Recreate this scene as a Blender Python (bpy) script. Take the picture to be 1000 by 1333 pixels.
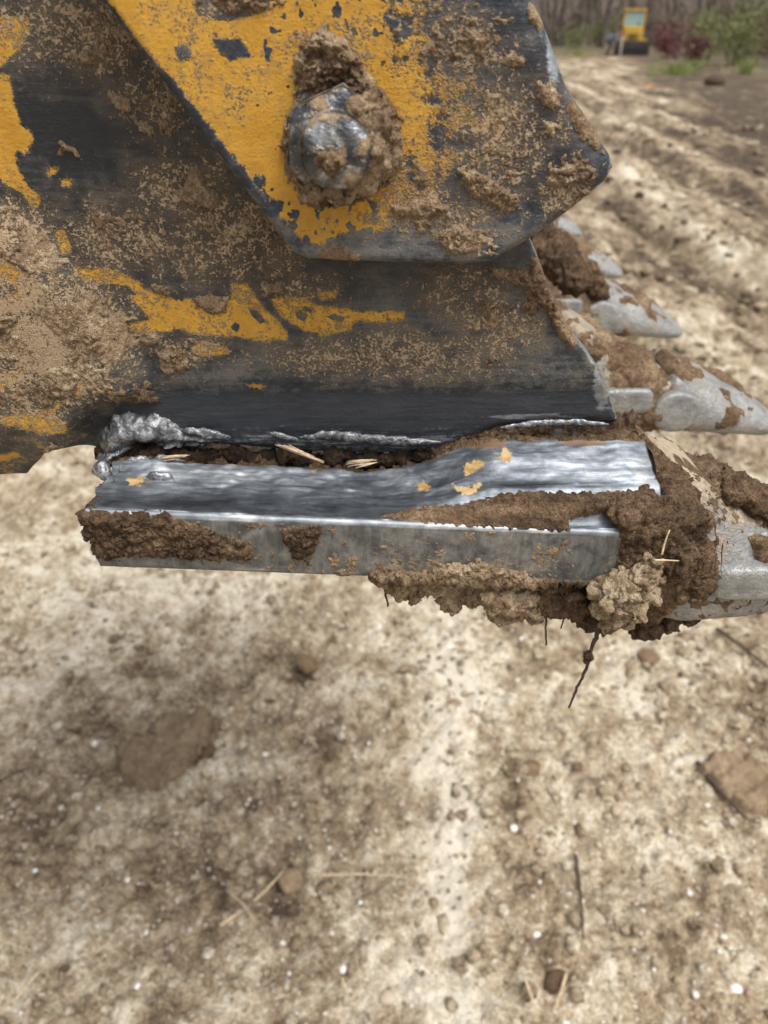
import bpy, bmesh, math, random
import numpy as np
from mathutils import Vector, Matrix

for o in list(bpy.data.objects):
    bpy.data.objects.remove(o)
SC = bpy.context.scene
COL = SC.collection
rnd = random.Random(7)

# ------------------------------------------------------------------ camera
CAM_H = 1.6
F = 1.0                                   # focal length / picture width
PITCH = math.atan(0.6365)
YAW = math.radians(1.1)
cam_d = bpy.data.cameras.new('camera')
cam = bpy.data.objects.new('camera', cam_d)
COL.objects.link(cam)
cam.location = (0, 0, CAM_H)
cam.rotation_euler = (math.pi / 2 - PITCH, 0, -YAW)
cam_d.sensor_fit = 'HORIZONTAL'
cam_d.sensor_width = 36.0
cam_d.lens = 36.0 * F
cam_d.clip_start = 0.02
cam_d.clip_end = 1500
cam_d.dof.use_dof = True
cam_d.dof.focus_distance = 0.405
cam_d.dof.aperture_fstop = 12.5
SC.camera = cam

# ------------------------------------------------------------------ sky, sun, exposure
SUN_EL, SUN_AZ = math.radians(66), math.radians(140)   # azimuth clockwise from +Y (ahead)
w = bpy.data.worlds.new('World'); SC.world = w; w.use_nodes = True
wn = w.node_tree.nodes; wl = w.node_tree.links
bg = wn['Background']
sky = wn.new('ShaderNodeTexSky'); sky.sky_type = 'NISHITA'; sky.sun_disc = False
sky.sun_elevation = SUN_EL; sky.sun_rotation = SUN_AZ
sky.air_density = 1.0; sky.dust_density = 6.0; sky.ozone_density = 1.0; sky.altitude = 0
hs = wn.new('ShaderNodeHueSaturation'); hs.inputs['Saturation'].default_value = 0.2
wl.new(sky.outputs[0], hs.inputs['Color']); wl.new(hs.outputs[0], bg.inputs['Color'])
bg.inputs['Strength'].default_value = 0.15
sun_d = bpy.data.lights.new('sun', 'SUN'); sun = bpy.data.objects.new('sun', sun_d); COL.objects.link(sun)
sun_d.energy = 1.4; sun_d.angle = math.radians(32); sun_d.color = (1, 0.955, 0.88)
sd = Vector((math.sin(SUN_AZ) * math.cos(SUN_EL), math.cos(SUN_AZ) * math.cos(SUN_EL), math.sin(SUN_EL)))
sun.rotation_euler = sd.to_track_quat('Z', 'Y').to_euler()
sun.location = sd * 20
SC.view_settings.view_transform = 'Standard'; SC.view_settings.look = 'None'
SC.view_settings.gamma = 1.0; SC.view_settings.exposure = 0.45
SC.render.engine = 'CYCLES'
SC.cycles.max_bounces = 4; SC.cycles.diffuse_bounces = 2; SC.cycles.glossy_bounces = 2; SC.cycles.transmission_bounces = 2; SC.cycles.volume_bounces = 0
SC.cycles.caustics_reflective = False; SC.cycles.caustics_refractive = False

# ------------------------------------------------------------------ projection helpers (photograph pixels 1000 x 1333)
_fh = np.array([math.sin(YAW), math.cos(YAW), 0.0])
_rt = np.array([math.cos(YAW), -math.sin(YAW), 0.0])
_up = np.array([0, 0, 1.0])
_fw = _fh * math.cos(PITCH) - _up * math.sin(PITCH)
_cu = _fh * math.sin(PITCH) + _up * math.cos(PITCH)
_co = np.array([0, 0, CAM_H])

def project(p):
    d = np.asarray(p, float) - _co
    z = d @ _fw
    return np.stack([500 + 1000 * F * (d @ _rt) / z, 666.5 - 1000 * F * (d @ _cu) / z], -1)

def ray(u, v):
    u = np.asarray(u, float)[..., None]; v = np.asarray(v, float)[..., None]
    return _fw + _rt * (u - 500) / (1000 * F) + _cu * (666.5 - v) / (1000 * F)

def on_y(u, v, Y):                         # point seen at (u, v) on the upright plane y = Y
    d = ray(u, v)
    return _co + d * (Y / d[..., 1])[..., None]

def on_ground(u, v, z=0.0):
    d = ray(u, v)
    return _co + d * ((z - CAM_H) / d[..., 2])[..., None]

def V3(u, v, Y): return Vector(on_y(u, v, Y))

# ------------------------------------------------------------------ noise in numpy
def _hash(ix, iy, iz):
    h = (ix * 374761393 + iy * 668265263 + iz * 2147483647 + 1013904223) & 0xFFFFFFFF
    h = ((h ^ (h >> 13)) * 1274126177) & 0xFFFFFFFF
    h = ((h ^ (h >> 16)) * 2246822519) & 0xFFFFFFFF
    return (h ^ (h >> 15)) & 0xFFFFFFFF

def rand3(ix, iy, iz, s=0):
    return _hash(ix + 7919 * s, iy + 104729 * s, iz + 1299709 * s) / 4294967295.0

_PR = np.random.RandomState(42)
_PERM = np.tile(_PR.permutation(512).astype(np.int32), 3)
_GR = _PR.normal(0, 1, (512, 3)); _GR = (_GR / np.linalg.norm(_GR, axis=1, keepdims=True) * 1.25).astype(np.float32)
_GA = _PR.uniform(0, 2 * np.pi, 512); _G2 = (np.stack([np.cos(_GA), np.sin(_GA)], -1) * 1.15).astype(np.float32)

def perlin(p, seed=0):
    p = np.asarray(p, float) + seed * 17.31
    i = np.floor(p); f = (p - i).astype(np.float32); i = i.astype(np.int64) & 511
    u = f * f * f * (f * (f * 6 - 15) + 10)
    out = 0
    if p.shape[-1] == 2:
        for dx in (0, 1):
            hx = _PERM[(i[..., 0] + dx) & 511]; wx = u[..., 0] if dx else 1 - u[..., 0]
            for dy in (0, 1):
                g = _G2[_PERM[hx + ((i[..., 1] + dy) & 511)]]
                out = out + wx * (u[..., 1] if dy else 1 - u[..., 1]) * (g[..., 0] * (f[..., 0] - dx) + g[..., 1] * (f[..., 1] - dy))
        return out
    for dx in (0, 1):
        hx = _PERM[(i[..., 0] + dx) & 511]; wx = u[..., 0] if dx else 1 - u[..., 0]
        for dy in (0, 1):
            hy = _PERM[hx + ((i[..., 1] + dy) & 511)]; wy = wx * (u[..., 1] if dy else 1 - u[..., 1])
            for dz in (0, 1):
                g = _GR[_PERM[hy + ((i[..., 2] + dz) & 511)]]
                out = out + wy * (u[..., 2] if dz else 1 - u[..., 2]) * (g[..., 0] * (f[..., 0] - dx) + g[..., 1] * (f[..., 1] - dy) + g[..., 2] * (f[..., 2] - dz))
    return out

def fbm(p, size, octaves=4, seed=0, gain=0.55):
    p = np.asarray(p, float) / size
    a, t, s = 1.0, 0.0, 0.0
    for k in range(octaves):
        t = t + a * perlin(p * (2.03 ** k), seed + k); s += a; a *= gain
    return t / s * 1.7                      # about -1..1

def billow(p, size, octaves=3, seed=0, gain=0.6):
    p = np.asarray(p, float) / size
    a, t, s = 1.0, 0.0, 0.0
    for k in range(octaves):
        t = t + a * (np.abs(perlin(p * (2.1 ** k), seed + k)) * 2.6); s += a; a *= gain
    return t / s                            # 0..about 1, creased valleys at 0

def ridged(p, size, octaves=3, seed=0):
    p = np.asarray(p, float) / size
    a, t, s = 1.0, 0.0, 0.0
    for k in range(octaves):
        t = t + a * (1 - np.abs(perlin(p * (2.07 ** k), seed + k)) * 2.2); s += a; a *= 0.55
    return t / s

def crumbs(p, size, seed=0, density=None):
    """grains: (height 0..1 of the rounded grain at p) for 3-D points, grains sit in a jittered lattice"""
    p = np.asarray(p, float) / size
    i = np.floor(p).astype(np.int64); f = p - i
    best = np.zeros(p.shape[:-1])
    for dx in (-1, 0, 1):
        for dy in (-1, 0, 1):
            for dz in (-1, 0, 1):
                a, b, c = i[..., 0] + dx, i[..., 1] + dy, i[..., 2] + dz
                px = rand3(a, b, c, seed + 1); py = rand3(a, b, c, seed + 2); pz = rand3(a, b, c, seed + 3)
                r = 0.3 + 0.5 * rand3(a, b, c, seed + 4)
                d2 = (dx + px - f[..., 0]) ** 2 + (dy + py - f[..., 1]) ** 2 + (dz + pz - f[..., 2]) ** 2
                h = np.sqrt(np.clip(r * r - d2, 0, None))
                if density is not None:
                    h = np.where(rand3(a, b, c, seed + 5) < density, h, 0)
                best = np.maximum(best, h)
    return best

def grains(p, size, seed=0, density=None, axes=(0, 2)):
    """the same on a plane (cheaper): grains over two of the coordinates"""
    x = np.asarray(p, float)[..., axes[0]] / size; y = np.asarray(p, float)[..., axes[1]] / size
    i = np.floor(x).astype(np.int64); j = np.floor(y).astype(np.int64); fx = x - i; fy = y - j
    best = np.zeros(x.shape)
    for dx in (-1, 0, 1):
        for dy in (-1, 0, 1):
            a, b = i + dx, j + dy
            r = 0.22 + 0.45 * rand3(a, b, seed, seed + 4)
            d2 = (dx + rand3(a, b, seed, seed + 1) - fx) ** 2 + (dy + rand3(a, b, seed, seed + 2) - fy) ** 2
            h = np.sqrt(np.clip(r * r - d2, 0, None))
            if density is not None: h = np.where(rand3(a, b, seed, seed + 5) < density, h, 0)
            best = np.maximum(best, h)
    return best

def sdf(u, v, poly):
    """signed distance in pixels, positive inside"""
    poly = np.asarray(poly, float)
    u = np.asarray(u, float); v = np.asarray(v, float)
    d = np.full(u.shape, 1e9); ins = np.zeros(u.shape, bool)
    n = len(poly)
    for k in range(n):
        ax, ay = poly[k]; bx, by = poly[(k + 1) % n]
        ex, ey = bx - ax, by - ay
        t = np.clip(((u - ax) * ex + (v - ay) * ey) / (ex * ex + ey * ey + 1e-12), 0, 1)
        d = np.minimum(d, (u - ax - t * ex) ** 2 + (v - ay - t * ey) ** 2)
        c = ((ay > v) != (by > v)) & (u < (bx - ax) * (v - ay) / (by - ay + 1e-12) + ax)
        ins ^= c
    d = np.sqrt(d)
    return np.where(ins, d, -d)

def sdf_many(u, v, polys):
    out = np.full(np.shape(u), -999.0)
    for p in polys: out = np.maximum(out, sdf(u, v, p))
    return out

def blobs(u, v, lst):
    out = np.zeros(np.shape(u))
    for (cx, cy, rx, ry, a) in lst:
        out = np.maximum(out, a * np.exp(-((u - cx) / rx) ** 2 - ((v - cy) / ry) ** 2))
    return out

def sstep(x, a, b):
    t = np.clip((x - a) / (b - a), 0, 1); return t * t * (3 - 2 * t)

# ------------------------------------------------------------------ mesh helpers
def tag(o, label=None, cat=None, group=None, kind=None):
    if label: o['label'] = label
    if cat: o['category'] = cat
    if group: o['group'] = group
    if kind: o['kind'] = kind
    return o

def empty(name, loc):
    o = bpy.data.objects.new(name, None); COL.objects.link(o)
    o.location = loc; o.empty_display_size = 0.05
    return o

def adopt(o, parent):
    if parent is not None:
        o.parent = parent
        m = Matrix.Translation(parent.location)
        q = parent
        while q.parent: q = q.parent; m = Matrix.Translation(q.location)
        o.matrix_parent_inverse = m.inverted() if parent.type == 'EMPTY' else Matrix()
    return o

def make(name, verts, faces, mat, parent=None, attrs=None, smooth=True):
    """one mesh object; verts in world coordinates"""
    me = bpy.data.meshes.new(name)
    verts = np.asarray(verts, np.float32)
    if isinstance(faces, np.ndarray):
        n, k = faces.shape
        me.vertices.add(len(verts)); me.vertices.foreach_set('co', verts.ravel())
        me.loops.add(n * k); me.loops.foreach_set('vertex_index', faces.astype(np.int32).ravel())
        me.polygons.add(n); me.polygons.foreach_set('loop_start', np.arange(0, n * k, k, dtype=np.int32))
        me.update(calc_edges=True)
    else:
        me.from_pydata([tuple(map(float, q)) for q in verts], [], [tuple(map(int, f)) for f in faces])
    if smooth: me.polygons.foreach_set('use_smooth', np.ones(len(me.polygons), bool))
    for k, a in (attrs or {}).items():
        at = me.attributes.new(k, 'FLOAT', 'POINT'); at.data.foreach_set('value', np.asarray(a, np.float32).ravel())
    me.update()
    o = bpy.data.objects.new(name, me); COL.objects.link(o)
    if mat: me.materials.append(mat)
    # meshes are in world space; a child of a mesh whose transform is identity needs no inverse
    if parent is not None:
        o.parent = parent
        top = parent
        while top.parent: top = top.parent
        if parent.type == 'EMPTY': o.matrix_parent_inverse = Matrix.Translation(parent.location).inverted()
    return o

def child_of_mesh(o, parent):
    o.parent = parent; o.matrix_parent_inverse = Matrix()
    return o

def grid_faces(ny, nx):
    a = np.arange(ny * nx).reshape(ny, nx)
    return np.stack([a[:-1, :-1], a[:-1, 1:], a[1:, 1:], a[1:, :-1]], -1).reshape(-1, 4)

def compact(verts, faces, attrs=None):
    used = np.unique(faces); m = np.full(len(verts), -1); m[used] = np.arange(len(used))
    return verts[used], m[faces], {k: np.asarray(a).ravel()[used] for k, a in (attrs or {}).items()}

def grid_normals(V):
    du = np.gradient(V, axis=1); dv = np.gradient(V, axis=0)
    n = np.cross(du, dv); return n / (np.linalg.norm(n, axis=-1, keepdims=True) + 1e-12)

def shell(name, V, N, T, mat, parent, attrs=None, floor=-0.0007, cut=-0.0004):
    """a crust of thickness T laid over a surface grid; sinks into the surface where T < 0"""
    ny, nx = T.shape
    T = np.maximum(T, floor)
    P = (V + N * T[..., None]).reshape(-1, 3)
    f = grid_faces(ny, nx)
    keep = (T.ravel()[f] > cut).any(1)
    f = f[keep]
    if len(f) == 0: return None
    v, f, at = compact(P, f, attrs)
    return make(name, v, f, mat, parent, at)

def boundary_loops(faces):
    e = np.concatenate([faces[:, [k, (k + 1) % faces.shape[1]]] for k in range(faces.shape[1])])
    key = {(int(a), int(b)) for a, b in e}
    nxt = {a: b for a, b in key if (b, a) not in key}
    loops = []
    while nxt:
        s, b = nxt.popitem(); L = [s]
        while b != s:
            L.append(b); b = nxt.pop(b, s)
        loops.append(L)
    return loops

def bm_box(bm, c, s, bevel=0.0, rot=None, seg=2):
    r = bmesh.ops.create_cube(bm, size=1.0)
    vs = r['verts']
    bmesh.ops.scale(bm, vec=s, verts=vs)
    if bevel:
        es = list({e for v in vs for e in v.link_edges})
        out = bmesh.ops.bevel(bm, geom=es, offset=bevel, segments=seg, affect='EDGES', profile=0.6)
        vs = list({v for f in out['faces'] for v in f.verts} | {v for v in vs if v.is_valid})
    if rot is not None: bmesh.ops.rotate(bm, verts=vs, cent=(0, 0, 0), matrix=rot)
    bmesh.ops.translate(bm, vec=c, verts=vs)
    return vs

def bm_obj(name, bm, mat, parent=None, smooth=False):
    me = bpy.data.meshes.new(name); bm.normal_update(); bm.to_mesh(me); bm.free()
    if smooth: me.polygons.foreach_set('use_smooth', np.ones(len(me.polygons), bool))
    me.materials.append(mat)
    o = bpy.data.objects.new(name, me); COL.objects.link(o)
    if parent is not None:
        o.parent = parent
        if parent.type == 'EMPTY': o.matrix_parent_inverse = Matrix.Translation(parent.location).inverted()
    return o

def tube(name, pts, radii, mat, parent=None, seg=8, jitter=0.0, seed=0, caps=True, attrs=None):
    pts = [Vector(p) for p in pts]; vs = []; fs = []
    ref = Vector((0.13, 0.31, 0.94))
    for k, p in enumerate(pts):
        t = (pts[min(k + 1, len(pts) - 1)] - pts[max(k - 1, 0)]).normalized()
        a = t.cross(ref).normalized(); b = t.cross(a)
        for s in range(seg):
            an = 2 * math.pi * s / seg
            r = radii[k] * (1 + jitter * math.sin(seed + 3.1 * k + 5.3 * s * (k % 3 + 1)))
            vs.append(p + (a * math.cos(an) + b * math.sin(an)) * r)
    for k in range(len(pts) - 1):
        for s in range(seg):
            fs.append((k * seg + s, k * seg + (s + 1) % seg, (k + 1) * seg + (s + 1) % seg, (k + 1) * seg + s))
    if caps:
        fs.append(tuple(range(seg - 1, -1, -1))); fs.append(tuple(range((len(pts) - 1) * seg, len(pts) * seg)))
    if name is None: return vs, fs
    return make(name, [tuple(v) for v in vs], fs, mat, parent)

# ------------------------------------------------------------------ material helpers
class NT:
    def __init__(self, name):
        self.m = bpy.data.materials.new(name); self.m.use_nodes = True
        self.t = self.m.node_tree; self.n = self.t.nodes; self.l = self.t.links
        self.b = self.n['Principled BSDF']
        self.geo = self.n.new('ShaderNodeNewGeometry').outputs['Position']
    def put(self, sock, val):
        if isinstance(val, bpy.types.NodeSocket): self.l.new(val, sock)
        elif hasattr(sock.default_value, '__len__') and not hasattr(val, '__len__'): sock.default_value = [val] * len(sock.default_value)
        elif hasattr(val, '__len__') and len(val) == 3 and len(sock.default_value) == 4: sock.default_value = (*val, 1)
        else: sock.default_value = val
    def noise(self, size, detail=4, rough=0.55, vec=None, dist=0.0, stretch=None, color=False):
        v = vec or self.geo
        if stretch:
            mp = self.n.new('ShaderNodeMapping'); self.l.new(v, mp.inputs['Vector']); mp.inputs['Scale'].default_value = stretch; v = mp.outputs[0]
        x = self.n.new('ShaderNodeTexNoise'); self.l.new(v, x.inputs['Vector'])
        x.inputs['Scale'].default_value = 1.0 / size; x.inputs['Detail'].default_value = detail
        x.inputs['Roughness'].default_value = rough; x.inputs['Distortion'].default_value = dist
        return x.outputs['Color' if color else 'Fac']
    def voro(self, size, feature='F1', out='Distance', vec=None):
        x = self.n.new('ShaderNodeTexVoronoi'); self.l.new(vec or self.geo, x.inputs['Vector'])
        x.feature = feature; x.inputs['Scale'].default_value = 1.0 / size
        return x.outputs[out]
    def attr(self, name, out='Fac'):
        x = self.n.new('ShaderNodeAttribute'); x.attribute_name = name; return x.outputs[out]
    def math(self, op, a, b=0.0, c=0.0, clamp=False):
        x = self.n.new('ShaderNodeMath'); x.operation = op; x.use_clamp = clamp
        self.put(x.inputs[0], a); self.put(x.inputs[1], b)
        if op in ('MULTIPLY_ADD', 'SMOOTH_MIN', 'SMOOTH_MAX', 'COMPARE'): self.put(x.inputs[2], c)
        return x.outputs[0]
    def add(self, *a):
        r = a[0]
        for q in a[1:]: r = self.math('ADD', r, q)
        return r
    def mul(self, *a):
        r = a[0]
        for q in a[1:]: r = self.math('MULTIPLY', r, q)
        return r
    def step(self, x, a, b):               # smooth ramp 0..1 from a to b
        m = self.n.new('ShaderNodeMapRange'); m.interpolation_type = 'SMOOTHSTEP'
        self.put(m.inputs['Value'], x); m.inputs['From Min'].default_value = a; m.inputs['From Max'].default_value = b
        return m.outputs[0]
    def lin(self, x, a, b, c, d):
        m = self.n.new('ShaderNodeMapRange'); self.put(m.inputs['Value'], x)
        for k, q in zip(('From Min', 'From Max', 'To Min', 'To Max'), (a, b, c, d)): m.inputs[k].default_value = q
        return m.outputs[0]
    def mix(self, f, a, b):
        m = self.n.new('ShaderNodeMix'); m.data_type = 'RGBA'
        self.put(m.inputs['Factor'], f); self.put(m.inputs[6], a); self.put(m.inputs[7], b)
        return m.outputs[2]
    def ramp(self, f, stops):
        r = self.n.new('ShaderNodeValToRGB'); self.put(r.inputs[0], f)
        e = r.color_ramp.elements
        while len(e) < len(stops): e.new(0.5)
        for q, (p, c) in zip(e, stops): q.position = p; q.color = (*c, 1)
        return r.outputs[0]
    def bump(self, h, dist=0.001, strength=1.0, normal=None):
        b = self.n.new('ShaderNodeBump'); self.put(b.inputs['Height'], h)
        b.inputs['Distance'].default_value = dist; b.inputs['Strength'].default_value = strength
        if normal: self.l.new(normal, b.inputs['Normal'])
        return b.outputs[0]
    def out(self, color=None, rough=None, metal=None, normal=None, spec=None):
        if color is not None: self.put(self.b.inputs['Base Color'], color)
        if rough is not None: self.put(self.b.inputs['Roughness'], rough)
        if metal is not None: self.put(self.b.inputs['Metallic'], metal)
        if normal is not None: self.l.new(normal, self.b.inputs['Normal'])
        if spec is not None: self.put(self.b.inputs['Specular IOR Level'], spec)
        return self.m

def plain(name, col, rough=0.6, metal=0.0, var=0.25, size=0.05):
    t = NT(name); n = t.noise(size, 5)
    c = t.mix(t.step(n, 0.3, 0.7), tuple(x * (1 - var) for x in col), tuple(min(1, x * (1 + var)) for x in col))
    return t.out(c, rough, metal)

# mud: attribute 'tone' 0 = dark wet brown, 0.5 = brown, 0.75 = tan, 1 = pale yellow sand
def mat_mud(name='mud'):
    t = NT(name)
    n1 = t.noise(0.018, 3); n2 = t.noise(0.0038, 3, 0.7); n3 = t.noise(0.0012, 3, 0.75)
    f = t.add(t.attr('tone'), t.mul(t.math('SUBTRACT', n1, 0.5), 0.45), t.mul(t.math('SUBTRACT', n2, 0.5), 0.75), t.mul(t.math('SUBTRACT', n3, 0.5), 0.75))
    c = t.ramp(f, [(0.0, (0.028, 0.018, 0.012)), (0.3, (0.085, 0.053, 0.032)), (0.55, (0.20, 0.128, 0.075)), (0.78, (0.37, 0.265, 0.165)), (1.0, (0.60, 0.48, 0.32))])
    h = t.add(t.mul(n2, 1.0), t.mul(n3, 0.9))
    return t.out(c, t.lin(t.attr('tone'), 0, 1, 0.7, 0.95), 0.0, t.bump(h, 0.0032, 1.0), 0.2)
MUD = mat_mud()

def mat_worn(name, dark=(0.024, 0.027, 0.031), grey=(0.13, 0.13, 0.12)):
    """steel plate: black primer, worn grey steel, yellow paint (attr pnt, px), ground bare metal (bare), dust (dst), soot (sot)"""
    t = NT(name)
    n1 = t.noise(0.016, 5, 0.62); n2 = t.noise(0.0036, 3, 0.7); n3 = t.noise(0.0013, 2, 0.75)
    scr = t.noise(0.0045, 4, 0.65, stretch=(0.16, 1, 1.5), dist=0.5)
    z1, z2, z3, zs = (t.math('SUBTRACT', q, 0.5) for q in (n1, n2, n3, scr))
    pnt = t.attr('pnt'); bare = t.attr('bare'); dst = t.attr('dst'); sot = t.attr('sot'); wear = t.attr('wear')
    g = t.add(t.mul(z1, 1.6), t.mul(z2, 1.0), t.mul(z3, 0.5), t.mul(zs, 0.9), wear)
    base = t.ramp(t.step(g, -0.45, 0.8), [(0, tuple(d * .6 for d in dark)), (0.4, tuple(d * 1.6 for d in dark)), (1, grey)])
    # brown film of old mud
    film = t.step(t.add(dst, t.mul(z1, 1.3), t.mul(zs, 0.6)), 0.0, 0.95)
    base = t.mix(t.mul(film, 0.62), base, t.mix(n1, (0.105, 0.070, 0.036), (0.225, 0.165, 0.10)))
    soot = t.step(t.add(sot, t.mul(z1, 0.5), t.mul(zs, 0.35)), 0.3, 0.85)
    base = t.mix(t.mul(soot, 0.93), base, t.mix(scr, (0.010, 0.012, 0.016), (0.060, 0.066, 0.078)))
    # yellow paint
    p = t.add(pnt, t.mul(z1, 26.0), t.mul(z2, 15.0), t.mul(z3, 9.0))
    pf = t.step(p, -2.6, 1.2)
    ycol = t.mix(t.step(n1, 0.3, 0.7), (0.44, 0.225, 0.022), (0.58, 0.315, 0.038))
    ycol = t.mix(t.mul(t.step(t.add(n2, t.mul(z1, 0.8), t.mul(dst, 0.35), t.mul(zs, 0.5)), 0.46, 0.85), 0.6), ycol, (0.24, 0.155, 0.07))
    ycol = t.mix(t.mul(t.step(t.add(n3, t.mul(z1, 0.9)), 0.66, 0.74), 0.75), ycol, (0.05, 0.045, 0.04))
    base = t.mix(t.mul(t.step(p, -5.0, -0.5), 0.35), base, (0.13, 0.125, 0.11))
    base = t.mix(pf, base, ycol)
    # bare metal
    bf = t.step(t.add(bare, t.mul(zs, 0.9), t.mul(z2, 0.5)), 0.35, 0.75)
    bf = t.mul(bf, t.math('SUBTRACT', 1.0, pf))
    base = t.mix(bf, base, t.mix(scr, (0.20, 0.215, 0.235), (0.62, 0.64, 0.66)))
    # fine mud speckle
    d = t.add(dst, t.mul(z1, 0.8), t.mul(z2, 1.5), t.mul(z3, 1.5))
    df = t.mul(t.step(d, 0.42, 0.72), t.math('SUBTRACT', 1.0, t.mul(soot, 0.85)))
    base = t.mix(t.mul(df, 0.92), base, t.mix(n3, (0.17, 0.115, 0.066), (0.50, 0.38, 0.25)))
    rough = t.add(0.33, t.mul(n2, 0.25), t.mul(df, 0.35), t.mul(film, 0.2))
    rough = t.math('SUBTRACT', rough, t.mul(bf, 0.12))
    metal = t.mul(bf, t.math('SUBTRACT', 1.0, df))
    h = t.add(t.mul(pf, 0.5), t.mul(df, 1.0), t.mul(n2, 0.5), t.mul(n3, 0.3), t.mul(scr, 0.25))
    return t.out(base, rough, metal, t.bump(h, 0.0011, 0.9), 0.4)
WORN = mat_worn('worn_painted_steel')
WORN_CUT = mat_worn('worn_cutter_steel', dark=(0.022, 0.027, 0.037), grey=(0.17, 0.17, 0.16))

def mat_ground_metal():
    """ground and torch-cut steel of the lip: attrs bare (bright metal, painted edge highlight), sot (burnt), rst (rust), pnt (yellow), face (old side face)"""
    t = NT('ground_steel')
    n1 = t.noise(0.013, 4, 0.62, dist=0.8); n2 = t.noise(0.0032, 3, 0.65); n3 = t.noise(0.0011, 2, 0.7)
    scr = t.noise(0.012, 4, 0.58, stretch=(0.17, 1.2, 1), dist=1.2)
    fin = t.noise(0.0016, 3, 0.7, stretch=(0.08, 1, 1), dist=0.3)
    vs = t.noise(0.003, 4, 0.7, stretch=(1.0, 1, 0.22), dist=0.5)
    z1, z2, z3, zs = (t.math('SUBTRACT', q, 0.5) for q in (n1, n2, n3, scr))
    bare = t.attr('bare'); sot = t.attr('sot'); rst = t.attr('rst'); pnt = t.attr('pnt'); dst = t.attr('dst'); face = t.attr('face')
    k = t.add(bare, t.mul(zs, 0.95), t.mul(z1, 0.65), t.mul(z3, 0.2), t.mul(t.math('SUBTRACT', fin, 0.5), 0.35))
    c = t.ramp(k, [(0.0, (0.035, 0.040, 0.050)), (0.35, (0.12, 0.135, 0.155)), (0.65, (0.30, 0.33, 0.365)), (1.0, (0.70, 0.73, 0.76))])
    side = t.mix(t.step(t.add(t.mul(vs, 0.45), t.mul(n1, 0.9)), 0.4, 1.0), (0.05, 0.05, 0.05), (0.25, 0.25, 0.235))
    c = t.mix(face, c, side)
    pf = t.mul(t.step(t.add(pnt, t.mul(z2, 16.0), t.mul(z1, 16.0), t.mul(z3, 10.0)), -0.8, 1.6), 0.92)
    c = t.mix(pf, c, t.mix(t.step(n1, 0.35, 0.65), (0.36, 0.20, 0.045), (0.52, 0.37, 0.17)))
    rf = t.step(t.add(rst, t.mul(z1, 0.7), t.mul(zs, 0.6)), 0.4, 0.75)
    c = t.mix(t.mul(rf, 0.85), c, t.mix(scr, (0.09, 0.045, 0.02), (0.27, 0.14, 0.05)))
    df = t.step(t.add(dst, t.mul(z1, 0.7), t.mul(z2, 1.3), t.mul(z3, 1.0)), 0.42, 0.8)
    c = t.mix(t.mul(df, 0.85), c, t.mix(n3, (0.15, 0.10, 0.058), (0.40, 0.30, 0.19)))
    sf = t.step(t.add(sot, t.mul(z1, 0.6)), 0.3, 0.7)
    c = t.mix(sf, c, (0.02, 0.022, 0.028))
    cov = t.math('MAXIMUM', t.math('MAXIMUM', pf, rf), t.math('MAXIMUM', df, sf))
    metal = t.mul(t.math('SUBTRACT', 1.0, cov), t.math('SUBTRACT', 0.6, t.mul(face, 0.3)))
    rough = t.add(0.42, t.mul(n2, 0.16), t.mul(cov, 0.3), t.mul(face, 0.1))
    h = t.add(t.mul(scr, 0.5), t.mul(fin, 0.5), t.mul(n2, 0.25), t.mul(df, 0.6), t.mul(pf, 0.5))
    return t.out(c, rough, metal, t.bump(h, 0.0008, 0.3), 0.5)
STEEL = mat_ground_metal()

def mat_cast():
    """cast tooth steel: worn smooth pale grey, dusty, stained"""
    t = NT('cast_tooth_steel')
    n1 = t.noise(0.02, 5, 0.65, dist=0.6); n2 = t.noise(0.004, 4, 0.68); n3 = t.noise(0.0012, 2, 0.7)
    scr = t.noise(0.006, 4, 0.65, stretch=(0.45, 1, 1.1), dist=1.4)
    z1, z2, z3, zs = (t.math('SUBTRACT', q, 0.5) for q in (n1, n2, n3, scr))
    c = t.mix(t.step(t.add(t.mul(scr, 0.5), t.mul(n1, 0.6)), 0.3, 0.8), (0.17, 0.17, 0.165), (0.44, 0.445, 0.44))
    dst = t.attr('dst')
    df = t.step(t.add(dst, t.mul(z1, 1.3), t.mul(z2, 1.1), t.mul(z3, 0.9), t.mul(zs, 0.4)), 0.32, 0.8)
    c = t.mix(t.mul(df, 0.92), c, t.mix(t.add(n2, t.mul(z3, .6)), (0.16, 0.11, 0.066), (0.52, 0.42, 0.29)))
    metal = t.mul(t.math('SUBTRACT', 1.0, df), 0.55)
    return t.out(c, t.add(0.42, t.mul(n2, 0.2), t.mul(df, 0.3)), metal, t.bump(t.add(t.mul(scr, .2), n2, df, t.mul(n3, .5)), 0.0010, 0.8), 0.4)
CAST = mat_cast()
WELD = None
def mat_weld():
    t = NT('bright_weld_metal')
    n1 = t.noise(0.005, 4, 0.65, dist=1.2); n2 = t.noise(0.0014, 3, 0.65)
    c = t.ramp(n1, [(0.3, (0.05, 0.052, 0.056)), (0.5, (0.22, 0.225, 0.235)), (0.72, (0.62, 0.63, 0.64))])
    return t.out(c, t.add(0.28, t.mul(n2, 0.3)), 0.85, t.bump(t.add(n1, t.mul(n2, 0.5)), 0.0012, 0.8))
WELD = mat_weld()
TWIG = plain('root_bark', (0.06, 0.04, 0.028), 0.85, 0, 0.4, 0.003)
STRAW = plain('dry_straw', (0.50, 0.39, 0.25), 0.8, 0, 0.3, 0.006)
WOOD = plain('raw_wood', (0.55, 0.42, 0.28), 0.75, 0, 0.3, 0.003)


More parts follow.
